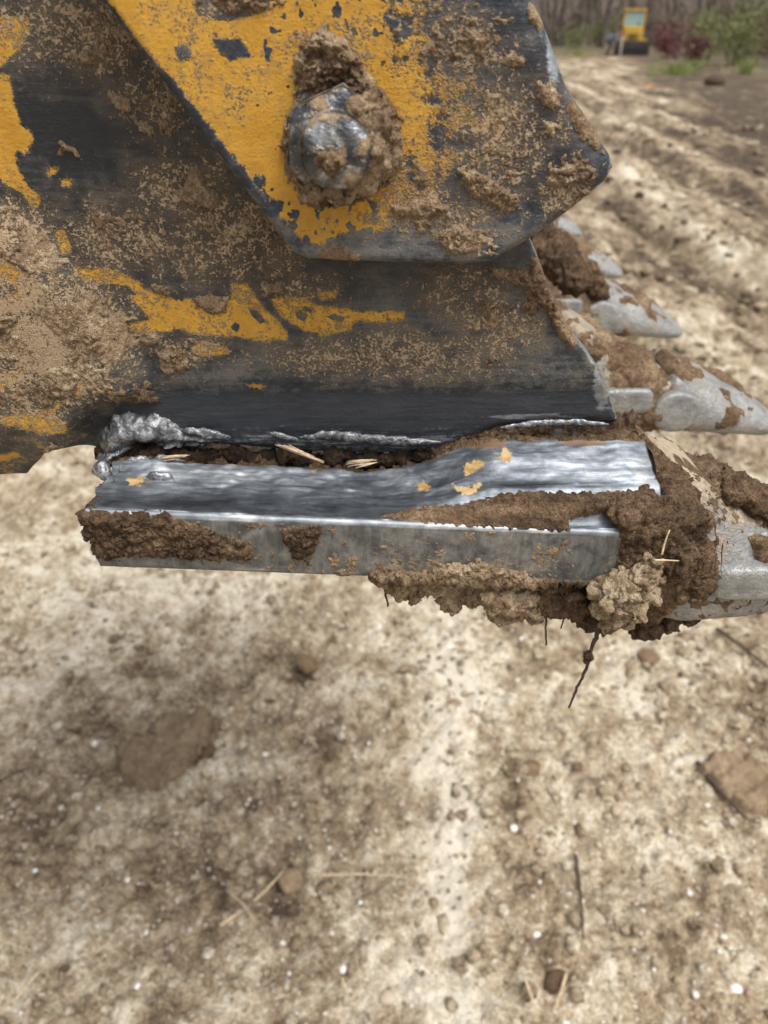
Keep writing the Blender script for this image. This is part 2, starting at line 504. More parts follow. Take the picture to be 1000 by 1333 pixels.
# ================================================================== the ground: churned pale sandy soil
def grow(start, step, rate, end):
    out = [start]
    while out[-1] < end: step *= rate; out.append(out[-1] + step)
    return np.array(out[1:])
FX = np.arange(-1.45, 1.5001, 0.0075)
gx = np.concatenate([-grow(1.45, 0.0075, 1.085, 900)[::-1], FX, grow(1.5, 0.0075, 1.016, 9), grow(9, 0.11, 1.10, 900)])
gy = np.concatenate([-grow(-0.45, 0.02, 1.3, 60)[::-1], np.arange(0.45, 2.6, 0.0078), grow(2.6, 0.008, 1.015, 40), grow(40, 0.55, 1.09, 1000)])
X, Y = np.meshgrid(gx, gy)
P = np.stack([X, Y], -1)
dist = np.hypot(X, Y)
# rut direction runs from the camera's right hand towards the distant machine
rx, ry = 0.03, 0.9995
along = X * rx + Y * ry; across = X * ry - Y * rx
R = np.stack([across, along * 0.16], -1)
g_big = fbm(P, 1.3, 3, 701); g_mid = fbm(P, 0.32, 4, 711); g_sm = fbm(P, 0.07, 4, 721); ruts = fbm(R, 0.55, 4, 731)
mid = sstep(Y, 2.6, 6.0)
near_fade = 1 - sstep(dist, 12, 40)
Z = 0.018 * g_big + 0.020 * g_mid * (1 + 0.6 * mid) + 0.014 * g_sm * near_fade + np.where(dist < 8, 0.016 * (billow(P, 0.06, 3, 725, 0.65) - 0.4), 0) + mid * (0.10 * ruts + 0.045 * fbm(R, 0.16, 3, 741)) * (1 - 0.6 * sstep(dist, 15, 45))
wob = X + 0.22 * fbm(np.stack([Y * 0.5, X * 0.3], -1), 0.9, 3, 745) - 0.02 * Y
on = sstep(Y, 2.8, 4.2) * (1 - sstep(Y, 24, 36))
furrow = sum(a * np.exp(-((wob - c) / w_) ** 2) for c, w_, a in [(1.35, .13, .7), (2.45, .20, 1), (3.75, .22, 1), (4.9, .2, .8), (6.2, .25, .8), (0.3, .15, .6)]) * on
ridge = sum(a * np.exp(-((wob - c) / w_) ** 2) for c, w_, a in [(1.75, .16, .6), (3.0, .26, 1), (4.3, .2, .7), (5.5, .25, .6), (0.8, .2, .5)]) * on
Z += 0.075 * ridge * (0.7 + 0.6 * g_mid) - 0.085 * furrow
lumps = grains(P, 0.055, 751, 0.35, (0, 1)) * 0.030 * near_fade
Z += np.where(dist < 14, lumps, 0)
gpx = project(np.stack([X, np.maximum(Y, 0.3), np.zeros_like(X)], -1)); GU, GW = gpx[..., 0], gpx[..., 1]
PRINTS = [[(150, 1000), (165, 960), (205, 935), (255, 930), (285, 950), (280, 985), (250, 1005), (225, 1035), (185, 1038), (160, 1020)],
          [(30, 1040), (70, 1025), (100, 1050), (95, 1095), (55, 1110), (25, 1080)], [(330, 850), (370, 835), (425, 850), (430, 880), (385, 895), (345, 880)],
          [(345, 1110), (375, 1085), (400, 1120), (395, 1180), (365, 1215), (345, 1180)], [(905, 1000), (950, 985), (1000, 1010), (1000, 1060), (960, 1055), (925, 1030)],
          [(940, 890), (1000, 880), (1000, 950), (955, 930)], [(400, 960), (440, 930), (470, 1000), (450, 1060), (415, 1050)], [(710, 1270), (745, 1265), (740, 1310), (712, 1300)]]
pr = sdf_many(GU, GW, PRINTS) + 10 * fbm(P, 0.06, 3, 761)
front = (Y > 0.4) & (dist < 6)
Z = np.where(front, Z - 0.006 * sstep(pr, -8, 14) + 0.004 * np.exp(-((pr + 8) / 10) ** 2), Z)
Z += 0.5 * fbm(P, 60, 3, 771) * sstep(dist, 70, 150)
# colour fields: 0 pale sand .. 1 dark brown earth
bro = 0.43 + 0.30 * fbm(P, 0.5, 3, 781) + 0.36 * fbm(P, 0.14, 3, 791) + 0.28 * fbm(P, 0.045, 3, 793)
bro = bro + mid * (0.29 + 0.55 * fbm(R, 0.55, 4, 795) + 0.26 * fbm(R, 0.16, 3, 797))
bro += np.where(front, 0.20 * sstep(pr, -4, 8), 0)
bro -= np.where(front, 0.24 * blobs(GU, GW, [(150, 760, 330, 110, 1), (60, 860, 120, 60, .8), (590, 1060, 42, 300, 1.3), (570, 860, 60, 60, .9), (820, 950, 150, 90, .4), (900, 420, 80, 60, .5), (560, 1290, 60, 80, .6)]), 0)
bro -= np.where(front, 0.16 * blobs(GU, GW, [(590, 1060, 34, 330, 1)]), 0)
bro += np.where(front, 0.16 * blobs(GU, GW, [(390, 870, 70, 50, 1), (250, 1190, 160, 80, .6), (450, 900, 110, 120, .5), (700, 1180, 140, 120, .5), (40, 1080, 90, 90, .8), (960, 950, 60, 120, .8)]), 0)
bro += 0.30 * furrow * (0.8 + 0.8 * g_mid) - 0.16 * ridge
right = sstep(X - (0.25 * Y + 1.6) + 1.2 * fbm(P, 3.0, 3, 801), -0.4, 1.6) * sstep(Y, 6.5, 11)
left = sstep((0.20 * Y + 0.2) - X + 1.2 * fbm(P, 3.0, 3, 803), 0.5, 3.5) * sstep(Y, 9, 18)
bro += 0.38 * right + 0.25 * left - 0.12 * mid * (1 - right) * (1 - left)
farb = sstep(dist, 42, 60); bro = bro * (1 - farb) + 0.95 * farb
grn = sstep(fbm(P, 2.4, 4, 811) + 0.3 * fbm(P, 0.5, 3, 813), 0.25, 0.5) * sstep(dist, 26, 34) * 0.8
def mat_ground():
    t = NT('sandy_soil')
    n1 = t.noise(0.09, 4, 0.68); n2 = t.noise(0.016, 3, 0.75); n3 = t.noise(0.006, 2, 0.75)
    f = t.add(t.attr('bro'), t.mul(t.math('SUBTRACT', n1, 0.5), 0.8), t.mul(t.math('SUBTRACT', n2, 0.5), 1.35), t.mul(t.math('SUBTRACT', n3, 0.5), 0.95))
    c = t.ramp(f, [(0.0, (0.74, 0.67, 0.545)), (0.28, (0.54, 0.455, 0.33)), (0.52, (0.36, 0.278, 0.183)), (0.78, (0.205, 0.148, 0.095)), (1.0, (0.088, 0.065, 0.045))])
    sp = t.step(t.voro(0.018), 0.34, 0.2)
    pick = t.step(t.noise(0.035, 3), 0.52, 0.58)
    c = t.mix(t.mul(sp, pick, 0.6), c, (0.78, 0.73, 0.64))
    c = t.mix(t.attr('grn'), c, (0.10, 0.13, 0.035))
    return t.out(c, 0.95, 0.0, t.bump(t.add(n2, t.mul(n3, 0.7), t.mul(sp, pick, 0.3)), 0.014, 1.0), 0.15)
SOIL = mat_ground()
ground = make('ground', np.stack([X, Y, Z], -1).reshape(-1, 3), grid_faces(*X.shape), SOIL, None, dict(bro=bro, grn=grn))
tag(ground, kind='structure')
def ground_z(x, y):
    i = np.clip(np.searchsorted(gx, x) , 0, len(gx) - 1); j = np.clip(np.searchsorted(gy, y), 0, len(gy) - 1)
    return float(Z[j, i])
def gpt(u, v, dz=0.0):
    q = on_ground(u, v); return Vector((q[0], q[1], ground_z(q[0], q[1]) + dz))

# pebbles and grit too many to count
rs = np.random.RandomState(11)
bmI = bmesh.new(); bmesh.ops.create_icosphere(bmI, subdivisions=1, radius=1.0); ICO_V = np.array([v.co[:] for v in bmI.verts]); ICO_F = np.array([[v.index for v in f.verts] for f in bmI.faces]); bmI.free()
bmI = bmesh.new(); bmesh.ops.create_icosphere(bmI, subdivisions=2, radius=1.0); ICO2_V = np.array([v.co[:] for v in bmI.verts]); ICO2_F = np.array([[v.index for v in f.verts] for f in bmI.faces]); bmI.free()
n = 20000
pxs = rs.uniform(-1.35, 1.6, n * 2); pys = rs.uniform(0.5, 3.6, n * 2)
clus = fbm(np.stack([pxs, pys], -1), 0.35, 3, 821)
sel = np.argsort(-(clus + rs.uniform(-0.7, 0.7, n * 2)))[:n]; pxs, pys = pxs[sel], pys[sel]
rad = 0.0016 + 0.0056 * rs.rand(n) ** 4
sc = np.stack([rs.uniform(.7, 1.3, n), rs.uniform(.7, 1.3, n), rs.uniform(.45, .8, n)], -1)
base = ICO_V[None] * (1 + 0.22 * rs.uniform(-1, 1, (n, len(ICO_V), 1)))
VV = base * (rad[:, None] * sc)[:, None]
zz = np.array([ground_z(a, b) for a, b in zip(pxs, pys)])
VV = VV + np.stack([pxs, pys, zz + rad * 0.25], -1)[:, None]
FF = ICO_F[None] + (np.arange(n) * len(ICO_V))[:, None, None]
shade = np.repeat(np.where(rs.rand(n) < 0.2, rs.uniform(0.62, 0.95, n), rs.uniform(0.05, 0.62, n)), len(ICO_V))
def mat_stone():
    t = NT('pebble_stone'); n1 = t.noise(0.004, 4)
    c = t.ramp(t.add(t.attr('shade'), t.mul(t.math('SUBTRACT', n1, 0.5), 0.25)), [(0, (0.10, 0.075, 0.055)), (0.35, (0.30, 0.21, 0.13)), (0.6, (0.50, 0.42, 0.32)), (0.8, (0.66, 0.62, 0.56)), (1, (0.82, 0.80, 0.77))])
    return t.out(c, 0.7)
STONE = mat_stone()
tag(make('pebbles', VV.reshape(-1, 3), FF.reshape(-1, 3), STONE, None, dict(shade=shade)), 'pale and brown grit scattered over the sandy soil', 'pebbles', kind='stuff')

n2 = 9000
cx_ = rs.uniform(-1.35, 1.9, n2); cy_ = rs.uniform(0.5, 4.6, n2)
cr_ = 0.004 + 0.015 * rs.rand(n2) ** 3.5
sc = np.stack([rs.uniform(.7, 1.4, n2), rs.uniform(.7, 1.3, n2), rs.uniform(.4, .75, n2)], -1)
VV = ICO_V[None] * (1 + 0.3 * rs.uniform(-1, 1, (n2, len(ICO_V), 1))) * (cr_[:, None] * sc)[:, None]
VV = VV + np.stack([cx_, cy_, np.array([ground_z(a, b) for a, b in zip(cx_, cy_)]) + cr_ * 0.15], -1)[:, None]
FF = ICO_F[None] + (np.arange(n2) * len(ICO_V))[:, None, None]
tag(make('soil_crumbs', VV.reshape(-1, 3), FF.reshape(-1, 3), SOIL, None, dict(bro=np.repeat(rs.uniform(0.25, 0.68, n2), len(ICO_V)))), 'small loose soil crumbs strewn over the sand', 'soil', kind='stuff')

n3 = 2200
cy_ = 3.2 + 13 * rs.rand(n3) ** 1.4; cx_ = cy_ * rs.uniform(0.05, 0.62, n3)
cr_ = (0.010 + 0.040 * rs.rand(n3) ** 3) * (0.6 + cy_ / 14)
sc = np.stack([rs.uniform(.7, 1.4, n3), rs.uniform(.7, 1.5, n3), rs.uniform(.4, .75, n3)], -1)
VV = ICO_V[None] * (1 + 0.3 * rs.uniform(-1, 1, (n3, len(ICO_V), 1))) * (cr_[:, None] * sc)[:, None]
VV = VV + np.stack([cx_, cy_, np.array([ground_z(a, b) for a, b in zip(cx_, cy_)]) + cr_ * 0.15], -1)[:, None]
FF = ICO_F[None] + (np.arange(n3) * len(ICO_V))[:, None, None]
tag(make('loose_clods', VV.reshape(-1, 3), FF.reshape(-1, 3), SOIL, None, dict(bro=np.repeat(rs.uniform(0.3, 0.95, n3), len(ICO_V)))), 'loose brown clods along the churned track towards the bulldozer', 'soil', kind='stuff')
# flat slabs of trodden mud
t = NT('trodden_soil'); a1 = t.noise(0.05, 4, 0.65); a2 = t.noise(0.010, 3, 0.75)
SLAB = t.out(t.ramp(t.add(t.attr('tone'), t.mul(t.math('SUBTRACT', a1, 0.5), 0.7), t.mul(t.math('SUBTRACT', a2, 0.5), 0.9)), [(0.2, (0.46, 0.37, 0.25)), (0.6, (0.265, 0.195, 0.125)), (1.0, (0.12, 0.085, 0.055))]), 0.95, 0.0, t.bump(a2, 0.006, 0.8), 0.15)
def slab(poly, high, tone, label, seed):
    c = on_ground(np.array([q[0] for q in poly], float), np.array([q[1] for q in poly], float))
    x0, y0 = c[:, 0].min() - .06, c[:, 1].min() - .06; x1, y1 = c[:, 0].max() + .06, c[:, 1].max() + .06
    A, B = np.meshgrid(np.arange(x0, x1, .005), np.arange(y0, y1, .005)); Q = np.stack([A, B], -1)
    uv = project(np.stack([A, B, 0 * A], -1)); q = sdf(uv[..., 0], uv[..., 1], poly) + 9 * fbm(Q, .06, 4, seed) + 3 * fbm(Q, .015, 2, seed + 4)
    ix = np.clip(np.searchsorted(gx, A), 0, len(gx) - 1); iy = np.clip(np.searchsorted(gy, B), 0, len(gy) - 1)
    t_ = np.clip(q / 3, -1, 1); T = t_ * (high + .016) + np.clip(t_, 0, 1) * (.006 * fbm(Q, .05, 3, seed + 6) + .005 * (billow(Q, .02, 3, seed + 8) - .4))
    o = shell('trodden_mud', np.stack([A, B, Z[iy, ix]], -1), np.zeros(A.shape + (3,)) + np.array([0, 0, 1.0]), np.where(q > -5, T, -.02), SLAB, None, dict(tone=tone + .08 + .1 * fbm(Q, .05, 3, seed + 9)), floor=-.016, cut=-.0155)
    return tag(o, label, 'mud')
slab([(152, 996), (160, 968), (182, 960), (200, 962), (204, 944), (228, 932), (262, 930), (284, 948), (282, 976), (262, 992), (248, 990), (250, 1006), (232, 1020), (214, 1034), (188, 1040), (168, 1030), (160, 1012)], .012, .66, 'smooth brown footprint-shaped mud slab on the sand at left', 981)
slab([(905, 1005), (940, 985), (1000, 1000), (1040, 1060), (980, 1062), (940, 1040)], .012, .62, 'brown mud slab at the right edge beside the bent stick', 983)

# single stones and clods that can be picked out
def stone(u, v, r_, shade, label, name='stone', cat='stone', seed=0, mat=None, flat=0.6):
    q = np.random.RandomState(seed + 900)
    s = np.array([q.uniform(.8, 1.3), q.uniform(.8, 1.2), flat])
    v_ = ICO2_V * (1 + 0.35 * fbm(ICO2_V + seed, 1.0, 3, seed)[:, None]) * s * r_
    a = q.uniform(0, 6.28); c, s_ = math.cos(a), math.sin(a)
    v_ = v_ @ np.array([[c, s_, 0], [-s_, c, 0], [0, 0, 1]])
    g = gpt(u, v); v_ = v_ + np.array(g) + np.array([0, 0, r_ * 0.2])
    return tag(make(name, v_, ICO2_F, mat or STONE, None, dict(shade=np.full(len(v_), shade), tone=np.full(len(v_), shade))), label, cat)
stone(587, 842, .011, .86, 'small white stone on the ground below the hanging tan mud clump', seed=1)
stone(668, 1087, .012, 0.84, 'white stone right of the pale vertical strip of sand', seed=2)
stone(700, 1216, .008, .88, 'small bluish white pebble low in the picture, right of centre', seed=3)
stone(955, 1292, .013, 0.8, 'pale square-ish stone near the bottom right corner', seed=4)
stone(802, 1058, .016, 0.45, 'ochre stone on the bare sand right of centre', seed=5)
stone(125, 972, .010, 0.8, 'white stone just left of the brown footprint', seed=6)
stone(345, 985, .009, 0.8, 'pale pebble to the right of the brown footprint', seed=7)
stone(505, 1305, .016, 0.55, 'buff stone at the bottom edge near the middle', seed=8)
stone(447, 1270, .009, 0.85, 'small white pebble near the bottom, left of the buff stone', seed=9)
for i, (u, v, r_, lab) in enumerate([(350, 915, .026, 'dark brown soil clod on pale sand left of centre'), (400, 870, .035, 'flat brown soil clod left of centre below the lip'),
        (590, 920, .018, 'small dark clod under the hanging clump on pale sand'), (270, 985, .022, 'rounded soil clod at the rim of the brown footprint'), (843, 862, .026, 'round tan clod beside the upright straw'),
        (380, 1150, .030, 'lumpy grey brown clod at the end of the thick straw'), (724, 1280, .026, 'dark clod near the bottom right of centre'), (690, 1010, .020, 'grey brown clod in the middle of the sand right of centre'),
        (930, 110, .35, 'dark earth heap on the disturbed ground before the green shrub'), (860, 360, .05, 'small brown clod beyond the second tooth')]):
    stone(u, v, r_, 0.2 if i == 8 else 0.42 + 0.16 * (i % 3), lab, 'soil_clod', 'clod', 40 + i, MUD, 0.5)
def straw_bit(a, b, rad, label, seed, mat=STRAW, group=None, name='straw'):
    rr = random.Random(seed); a = Vector(a); b = Vector(b); n = 7
    side = (b - a).cross(Vector((0, 0, 1))).normalized(); bend = rr.uniform(-0.06, 0.06) * (b - a).length
    pts = [a.lerp(b, i / (n - 1)) + side * bend * math.sin(math.pi * i / (n - 1)) for i in range(n)]
    return tag(tube(name, pts, [rad * (1 - 0.45 * i / (n - 1)) for i in range(n)], mat, seg=6, jitter=0.1, seed=seed), label, 'straw' if name == 'straw' else 'stick', group)
for i, (a, b, r_, lab) in enumerate([((288, 1214), (370, 1138), .0042, 'thick pale straw lying diagonally at lower left'), ((400, 1156), (525, 1153), .0030, 'thin level straw right of the thick diagonal straw'),
        ((300, 1172), (336, 1216), .0025, 'thin straw crossing under the thick diagonal straw'), ((20, 1312), (58, 1272), .0035, 'straw at the lower left corner'), ((446, 1288), (462, 1326), .0030, 'short straw at the bottom edge left of centre'),
        ((735, 1278), (718, 1330), .0032, 'straw at the bottom edge right of centre'), ((28, 1240), (46, 1252), .0028, 'short straw stub above the lower left corner straw'), ((680, 1290), (700, 1330), .0030, 'buff straw left of the bottom right straw'),
        ((0, 932), (24, 938), .0026, 'straw stub at the left edge of the picture'), ((640, 965), (700, 975), .0022, 'hair-thin straw below the long hanging root')]):
    straw_bit(gpt(*a, 0.026), gpt(*b, 0.030), r_, lab, 70 + i)
straw_bit(gpt(816, 893, 0.0), gpt(820, 893, 0.0) + Vector((0.003, 0.01, 0.115)), .0042, 'upright straw stub stuck in the sand below the teeth', 90)
for i, (a, b, r_, lab) in enumerate([((905, 1000), (970, 1072), .006, 'dark bent stick at the right edge'), ((930, 828), (1000, 884), .006, 'dark thin stick lying below the nearest tooth'), ((0, 1022), (55, 1010), .003, 'dark twig at the left edge'), ((748, 1120), (757, 1230), .004, 'dark twig lying away from the camera right of centre')]):
    straw_bit(gpt(*a, 0.016), gpt(*b, 0.018), r_, lab, 95 + i, TWIG, None, 'stick')

# ================================================================== the excavator bucket
YL, YS, YC = 0.335, 0.400, 0.365          # lip's near face, side plate face, bolted side cutter face (m ahead of the camera)
PXM = 0.00038                             # metres per pixel on those planes, for bevels
bucket = empty('excavator_bucket', (0.0, 0.9, 1.29))
tag(bucket, 'muddy worn excavator bucket with patchy yellow paint, close to the camera', 'bucket')

def axis(*spans):
    return np.concatenate([np.arange(a, b, s) for a, b, s in spans])

def plate(name, outline, Y, thick, us, vs, bevel, mat, parent, disp=None, attr=None, back=True):
    U, W = np.meshgrid(us, vs)
    S = sdf(U, W, outline)
    gx = (sdf(U + .5, W, outline) - sdf(U - .5, W, outline)); gy = (sdf(U, W + .5, outline) - sdf(U, W - .5, outline))
    gl = np.maximum(gx * gx + gy * gy, 0.2)
    out = S < 0
    U2 = np.where(out, U - S * gx / gl, U); W2 = np.where(out, W - S * gy / gl, W)
    S2 = np.where(out, 0.0, S)
    P = on_y(U2, W2, Y)
    d = S2 * PXM
    q = np.clip(bevel - d, 0, bevel)
    dy = bevel - np.sqrt(np.maximum(bevel * bevel - q * q, 0))
    if disp is not None: dy = dy - disp(U2, W2, P, S2)
    P[..., 1] += dy
    f = grid_faces(*U.shape)
    f = f[(S.ravel()[f] > 0).any(1)]
    at = attr(U2, W2, P, S2) if attr else {}
    v, f2, at = compact(P.reshape(-1, 3), f, at)
    # rim and back
    loops = boundary_loops(f2)
    loops.sort(key=len); L = np.array(loops[-1])
    n = len(v)
    rim = v[L].copy(); rim[:, 1] = Y + thick
    v = np.concatenate([v, rim]); at = {k: np.concatenate([a, np.asarray(a)[L]]) for k, a in at.items()}
    m = len(L); r = n + np.arange(m)
    wall = np.stack([L, r, np.roll(r, -1), np.roll(L, -1)], -1)
    faces = np.concatenate([f2, wall])
    o = make(name, v, faces, mat, parent, at)
    if back:
        me = bpy.data.meshes.new('plate_back'); me.from_pydata([tuple(map(float, x)) for x in rim], [], [tuple(range(m))])
        bmx = bmesh.new(); bmx.from_mesh(o.data)
        bmx.verts.ensure_lookup_table()
        try: bmx.faces.new([bmx.verts[n + i] for i in range(m)])
        except ValueError: pass
        bmesh.ops.triangulate(bmx, faces=[fc for fc in bmx.faces if len(fc.verts) > 4])
        bmx.to_mesh(o.data); bmx.free()
    return o, (U, W, S, P)

# ---------------- side plate (carries paint scraps, a bulge at the left, a torch-burnt band at the foot)
SIDE = [(808, 552), (801, 530), (790, 500), (778, 476), (757, 450), (738, 420), (715, 372), (700, 330), (680, 285), (640, 200), (560, 0), (500, -250),
        (200, -420), (-500, -420), (-800, -100), (-800, 420), (-500, 640), (-200, 655), (0, 627), (28, 626), (38, 613), (52, 598), (62, 583), (78, 577), (100, 579), (135, 591),
        (160, 583), (240, 580), (300, 584), (380, 591), (480, 595), (560, 592), (600, 578), (650, 560), (720, 553)]
YEL_SIDE = [
    [(-200, 18), (8, 20), (40, 22), (41, 38), (25, 62), (0, 88), (-200, 90)],
    [(-200, 94), (12, 96), (16, 130), (28, 160), (42, 176), (35, 197), (20, 200), (26, 225), (42, 246), (57, 266), (42, 271), (30, 256), (0, 232), (-200, 225)],
    [(66, 218), (74, 220), (74, 226), (67, 226)], [(80, 233), (91, 234), (91, 240), (81, 240)],
    [(73, 300), (83, 301), (95, 320), (95, 332), (82, 331), (76, 316)],
    [(98, 346), (130, 348), (146, 352), (165, 358), (182, 367), (192, 379), (216, 388), (248, 390), (256, 402), (285, 398), (302, 388), (305, 372), (322, 370), (332, 384), (345, 402), (376, 432), (374, 443), (320, 441), (270, 435), (235, 430), (170, 432), (168, 420), (192, 416), (182, 398), (160, 379), (140, 372), (108, 364)],
    [(343, 384), (400, 387), (408, 395), (450, 402), (500, 408), (502, 418), (460, 420), (458, 430), (420, 437), (395, 431), (372, 415), (356, 400)],
    [(505, 408), (528, 407), (527, 415), (512, 418)],
    [(255, 445), (298, 450), (298, 463), (270, 466), (245, 458)], [(413, 380), (440, 378), (438, 390), (415, 392)],
    [(-200, 332), (20, 331), (45, 345), (61, 365), (61, 382), (40, 396), (15, 400), (0, 382), (-200, 380)],
    [(28, 414), (38, 410), (39, 424), (28, 422)], [(-20, 470), (20, 470), (50, 460), (52, 475), (30, 490), (-20, 500)],
    [(10, 532), (45, 525), (75, 520), (85, 507), (92, 515), (80, 528), (95, 540), (99, 551), (60, 550), (20, 541)],
    [(105, 502), (116, 482), (120, 500), (108, 507)], [(-50, 590), (10, 588), (25, 580), (26, 592), (0, 602), (-50, 605)],
    [(320, 500), (330, 498), (345, 505), (330, 508)]]
YEL_HOLES = [[(322, 400), (336, 404), (348, 420), (338, 422), (328, 412)], [(10, 365), (25, 355), (36, 370), (25, 378), (12, 380)], [(135, 368), (168, 372), (178, 384), (150, 385)], [(383, 404), (392, 402), (402, 410), (397, 420), (386, 415)],
             [(424, 412), (436, 408), (452, 412), (446, 421), (432, 417)], [(395, 398), (410, 402), (405, 408), (392, 405)], [(298, 424), (306, 419), (313, 424), (309, 433), (301, 429)]]
BULGE = [(-900, 120), (-60, 215), (0, 262), (50, 296), (100, 345), (150, 410), (190, 480), (205, 520), (140, 545), (110, 575), (90, 700), (-900, 800)]

def side_disp(u, v, P, S):
    b = sstep(sdf(u, v, BULGE), -10, 38) * 0.013
    under = sstep(v, 535, 640) * sstep(-u, -110, -20) * 0.02
    gouge = sstep(v, 492, 520) * sstep(u, 90, 130) * 0.0022
    dents = fbm(P, 0.07, 3, 5) * 0.0008
    return b - under - gouge + dents

def side_attr(u, v, P, S):
    u0 = u; u = np.where(u < 0, 420 - np.abs((-u % 840) - 420), u)      # beyond the picture's left edge the wear goes on alike
    y = sdf_many(u, v, YEL_SIDE); y = np.where(sdf_many(u, v, YEL_HOLES) > 0, -sdf_many(u, v, YEL_HOLES) - 1, y)
    y = np.maximum(y, np.where(sdf(u0, v, BULGE) > 8, -3.5 + 3 * fbm(P, .03, 2, 73), -99))
    burnt = sstep(v + 0.03 * (u - 400) * (u < 400) + 6 * fbm(P, 0.03, 3, 9), 496, 522) * sstep(u, 85, 215)
    bare = 0.95 * blobs(u, v, [(785, 500, 14, 45, 1), (780, 470, 8, 12, 1), (700, 545, 80, 5, .8)])
    bare = np.maximum(bare, 0.42 * sstep(v, 535, 575) * burnt)
    dst = blobs(u, v, [(300, 300, 170, 90, .50), (130, 40, 140, 80, .56), (200, 130, 80, 80, .52), (230, 240, 80, 60, .55), (170, 310, 120, 60, .55), (60, 20, 120, 60, .5), (520, 460, 190, 42, .55), (250, 455, 90, 30, .5), (650, 430, 80, 60, .5),
                       (60, 430, 130, 120, .8), (0, 300, 80, 50, .75), (600, 380, 90, 50, .45), (420, 470, 90, 30, .5), (380, 380, 120, 40, .42)])
    dst = (dst + 0.10) * (1 - burnt) - 0.25 * blobs(u, v, [(110, 170, 70, 60, 1)])
    wear = blobs(u, v, [(560, 440, 220, 60, .45), (350, 480, 150, 25, .35), (700, 460, 60, 50, .4)]) - blobs(u, v, [(110, 160, 90, 80, .5), (330, 330, 90, 40, .35)])
    edge = np.clip(1 - S / 7, 0, 1)
    return dict(pnt=y, bare=np.maximum(bare, edge * 0.75 * (v < 560) * (u > 600)), dst=dst, sot=burnt * 0.85, wear=wear)

us = axis((-800, -300, 12), (-300, -12, 4), (-12, 830, 1.6)); vs = axis((-420, -12, 24), (-12, 640, 1.6), (640, 690, 10))
side_plate, SG = plate('side_plate', SIDE, YS, 0.025, us, vs, 0.004, WORN, bucket, side_disp, side_attr)

# mud caked on the side plate: D says how much of a place is covered, noise breaks it into crumbs and scabs
def crust(polys, u, v, P, seed, soft=10.0, edge_noise=9.0):
    q = sdf_many(u, v, polys) + edge_noise * fbm(P, 0.010, 4, seed) + 4 * fbm(P, 0.003, 2, seed + 3)
    return np.clip(q / soft, -1, 1)
def soil(P, D, seed, high=0.004, fine=1.0):
    """thickness of mud in metres (negative = none)"""
    n = 0.42 * fbm(P, 0.022, 3, seed) + 0.40 * fbm(P, 0.0075, 3, seed + 5) + 0.42 * fbm(P, 0.0030, 2, seed + 9)
    t = D - 0.55 + 0.62 * n
    rel = billow(P, 0.0065, 4, seed + 13, 0.7) - 0.35
    pit = billow(P, 0.0024, 2, seed + 17) - 0.35
    fine = fine * (0.25 + 1.0 * sstep(fbm(P, 0.03, 2, seed + 23), -0.35, 0.45))
    return np.where(t > 0, np.minimum(t, 1.2) ** 0.8 * high + np.clip(t * 3, 0, 1) * (0.0030 * rel + 0.0016 * pit) * fine, -0.0006)
def cover(u, v, polys, soft=26.0, top=1.15):
    return np.clip(0.45 + sdf_many(u, v, polys) / soft, 0, top)
MUD_SIDE = [[(-60, 262), (10, 270), (60, 300), (105, 350), (150, 405), (200, 415), (215, 440), (190, 455), (196, 495), (205, 522), (160, 520), (125, 505), (90, 505), (60, 520), (20, 515), (-60, 540)]]
MUD_LUMPS = [[(195, 368), (222, 372), (220, 386), (200, 384)], [(250, 385), (275, 378), (300, 385), (296, 410), (275, 412), (255, 400)], [(335, 365), (370, 366), (372, 384), (345, 386)],
             [(55, 580), (75, 565), (95, 572), (70, 590)], [(228, 258), (250, 215), (272, 240), (295, 262), (280, 272), (250, 268)], [(690, 330), (702, 335), (742, 420), (756, 450), (742, 455), (715, 420), (690, 380)],
             [(630, 345), (690, 350), (700, 380), (670, 372), (640, 360)], [(100, 66), (118, 62), (130, 82), (106, 86)], [(130, 110), (170, 128), (172, 148), (150, 140)],
             [(170, 150), (200, 165), (205, 178), (180, 170)], [(70, 180), (105, 195), (108, 210), (88, 200)], [(200, 455), (245, 452), (250, 480), (215, 492)], [(190, 500), (218, 528), (208, 530), (170, 522)]]
U, W, S, P = SG
U = np.where(U < 0, 420 - np.abs((-U % 840) - 420), U)
P2 = P[..., [0, 2]]
Nrm = -np.ones_like(P) * np.array([0, 1, 0.0])
D = blobs(U, W, [(300, 290, 150, 80, .46), (140, 50, 120, 70, .54), (200, 140, 90, 70, .50), (240, 240, 70, 40, .54), (170, 300, 100, 50, .54), (240, 330, 80, 40, .50), (90, 200, 30, 30, .40), (520, 465, 200, 32, .50), (650, 430, 80, 70, .53), (240, 460, 80, 28, .58), (380, 480, 80, 18, .52), (600, 390, 80, 50, .44),
                 (30, 430, 170, 130, .60), (700, 390, 40, 70, .66), (420, 380, 60, 20, .36), (330, 350, 60, 20, .42), (30, 40, 60, 40, .35)])
D = np.maximum(D, np.minimum(cover(U, W, MUD_SIDE), 0.64 + 0.26 * fbm(P2, 0.03, 2, 63))); D = np.maximum(D, cover(U, W, MUD_LUMPS, 12, 1.05))
D = D * (1 - sstep(W, 486, 504) * (U > 215)) * (1 - sstep(W, 520, 535) * (U > 95))
yel = sdf_many(U, W, YEL_SIDE); lumpy = sdf_many(U, W, MUD_LUMPS)
D = np.where((yel > -3) & (lumpy < 2), np.minimum(D, 0.30), D)
D = np.where(sdf(U, W, [(35, 390), (55, 400), (92, 440), (95, 462), (70, 455), (45, 425)]) > -4, np.minimum(D, 0.38), D)
T = soil(P2, D, 21, 0.0034) * (0.75 + 0.5 * sstep(fbm(P2, 0.025, 2, 67), -0.3, 0.5))
T = np.where(S < 1.5, np.minimum(T, 0.001), T)
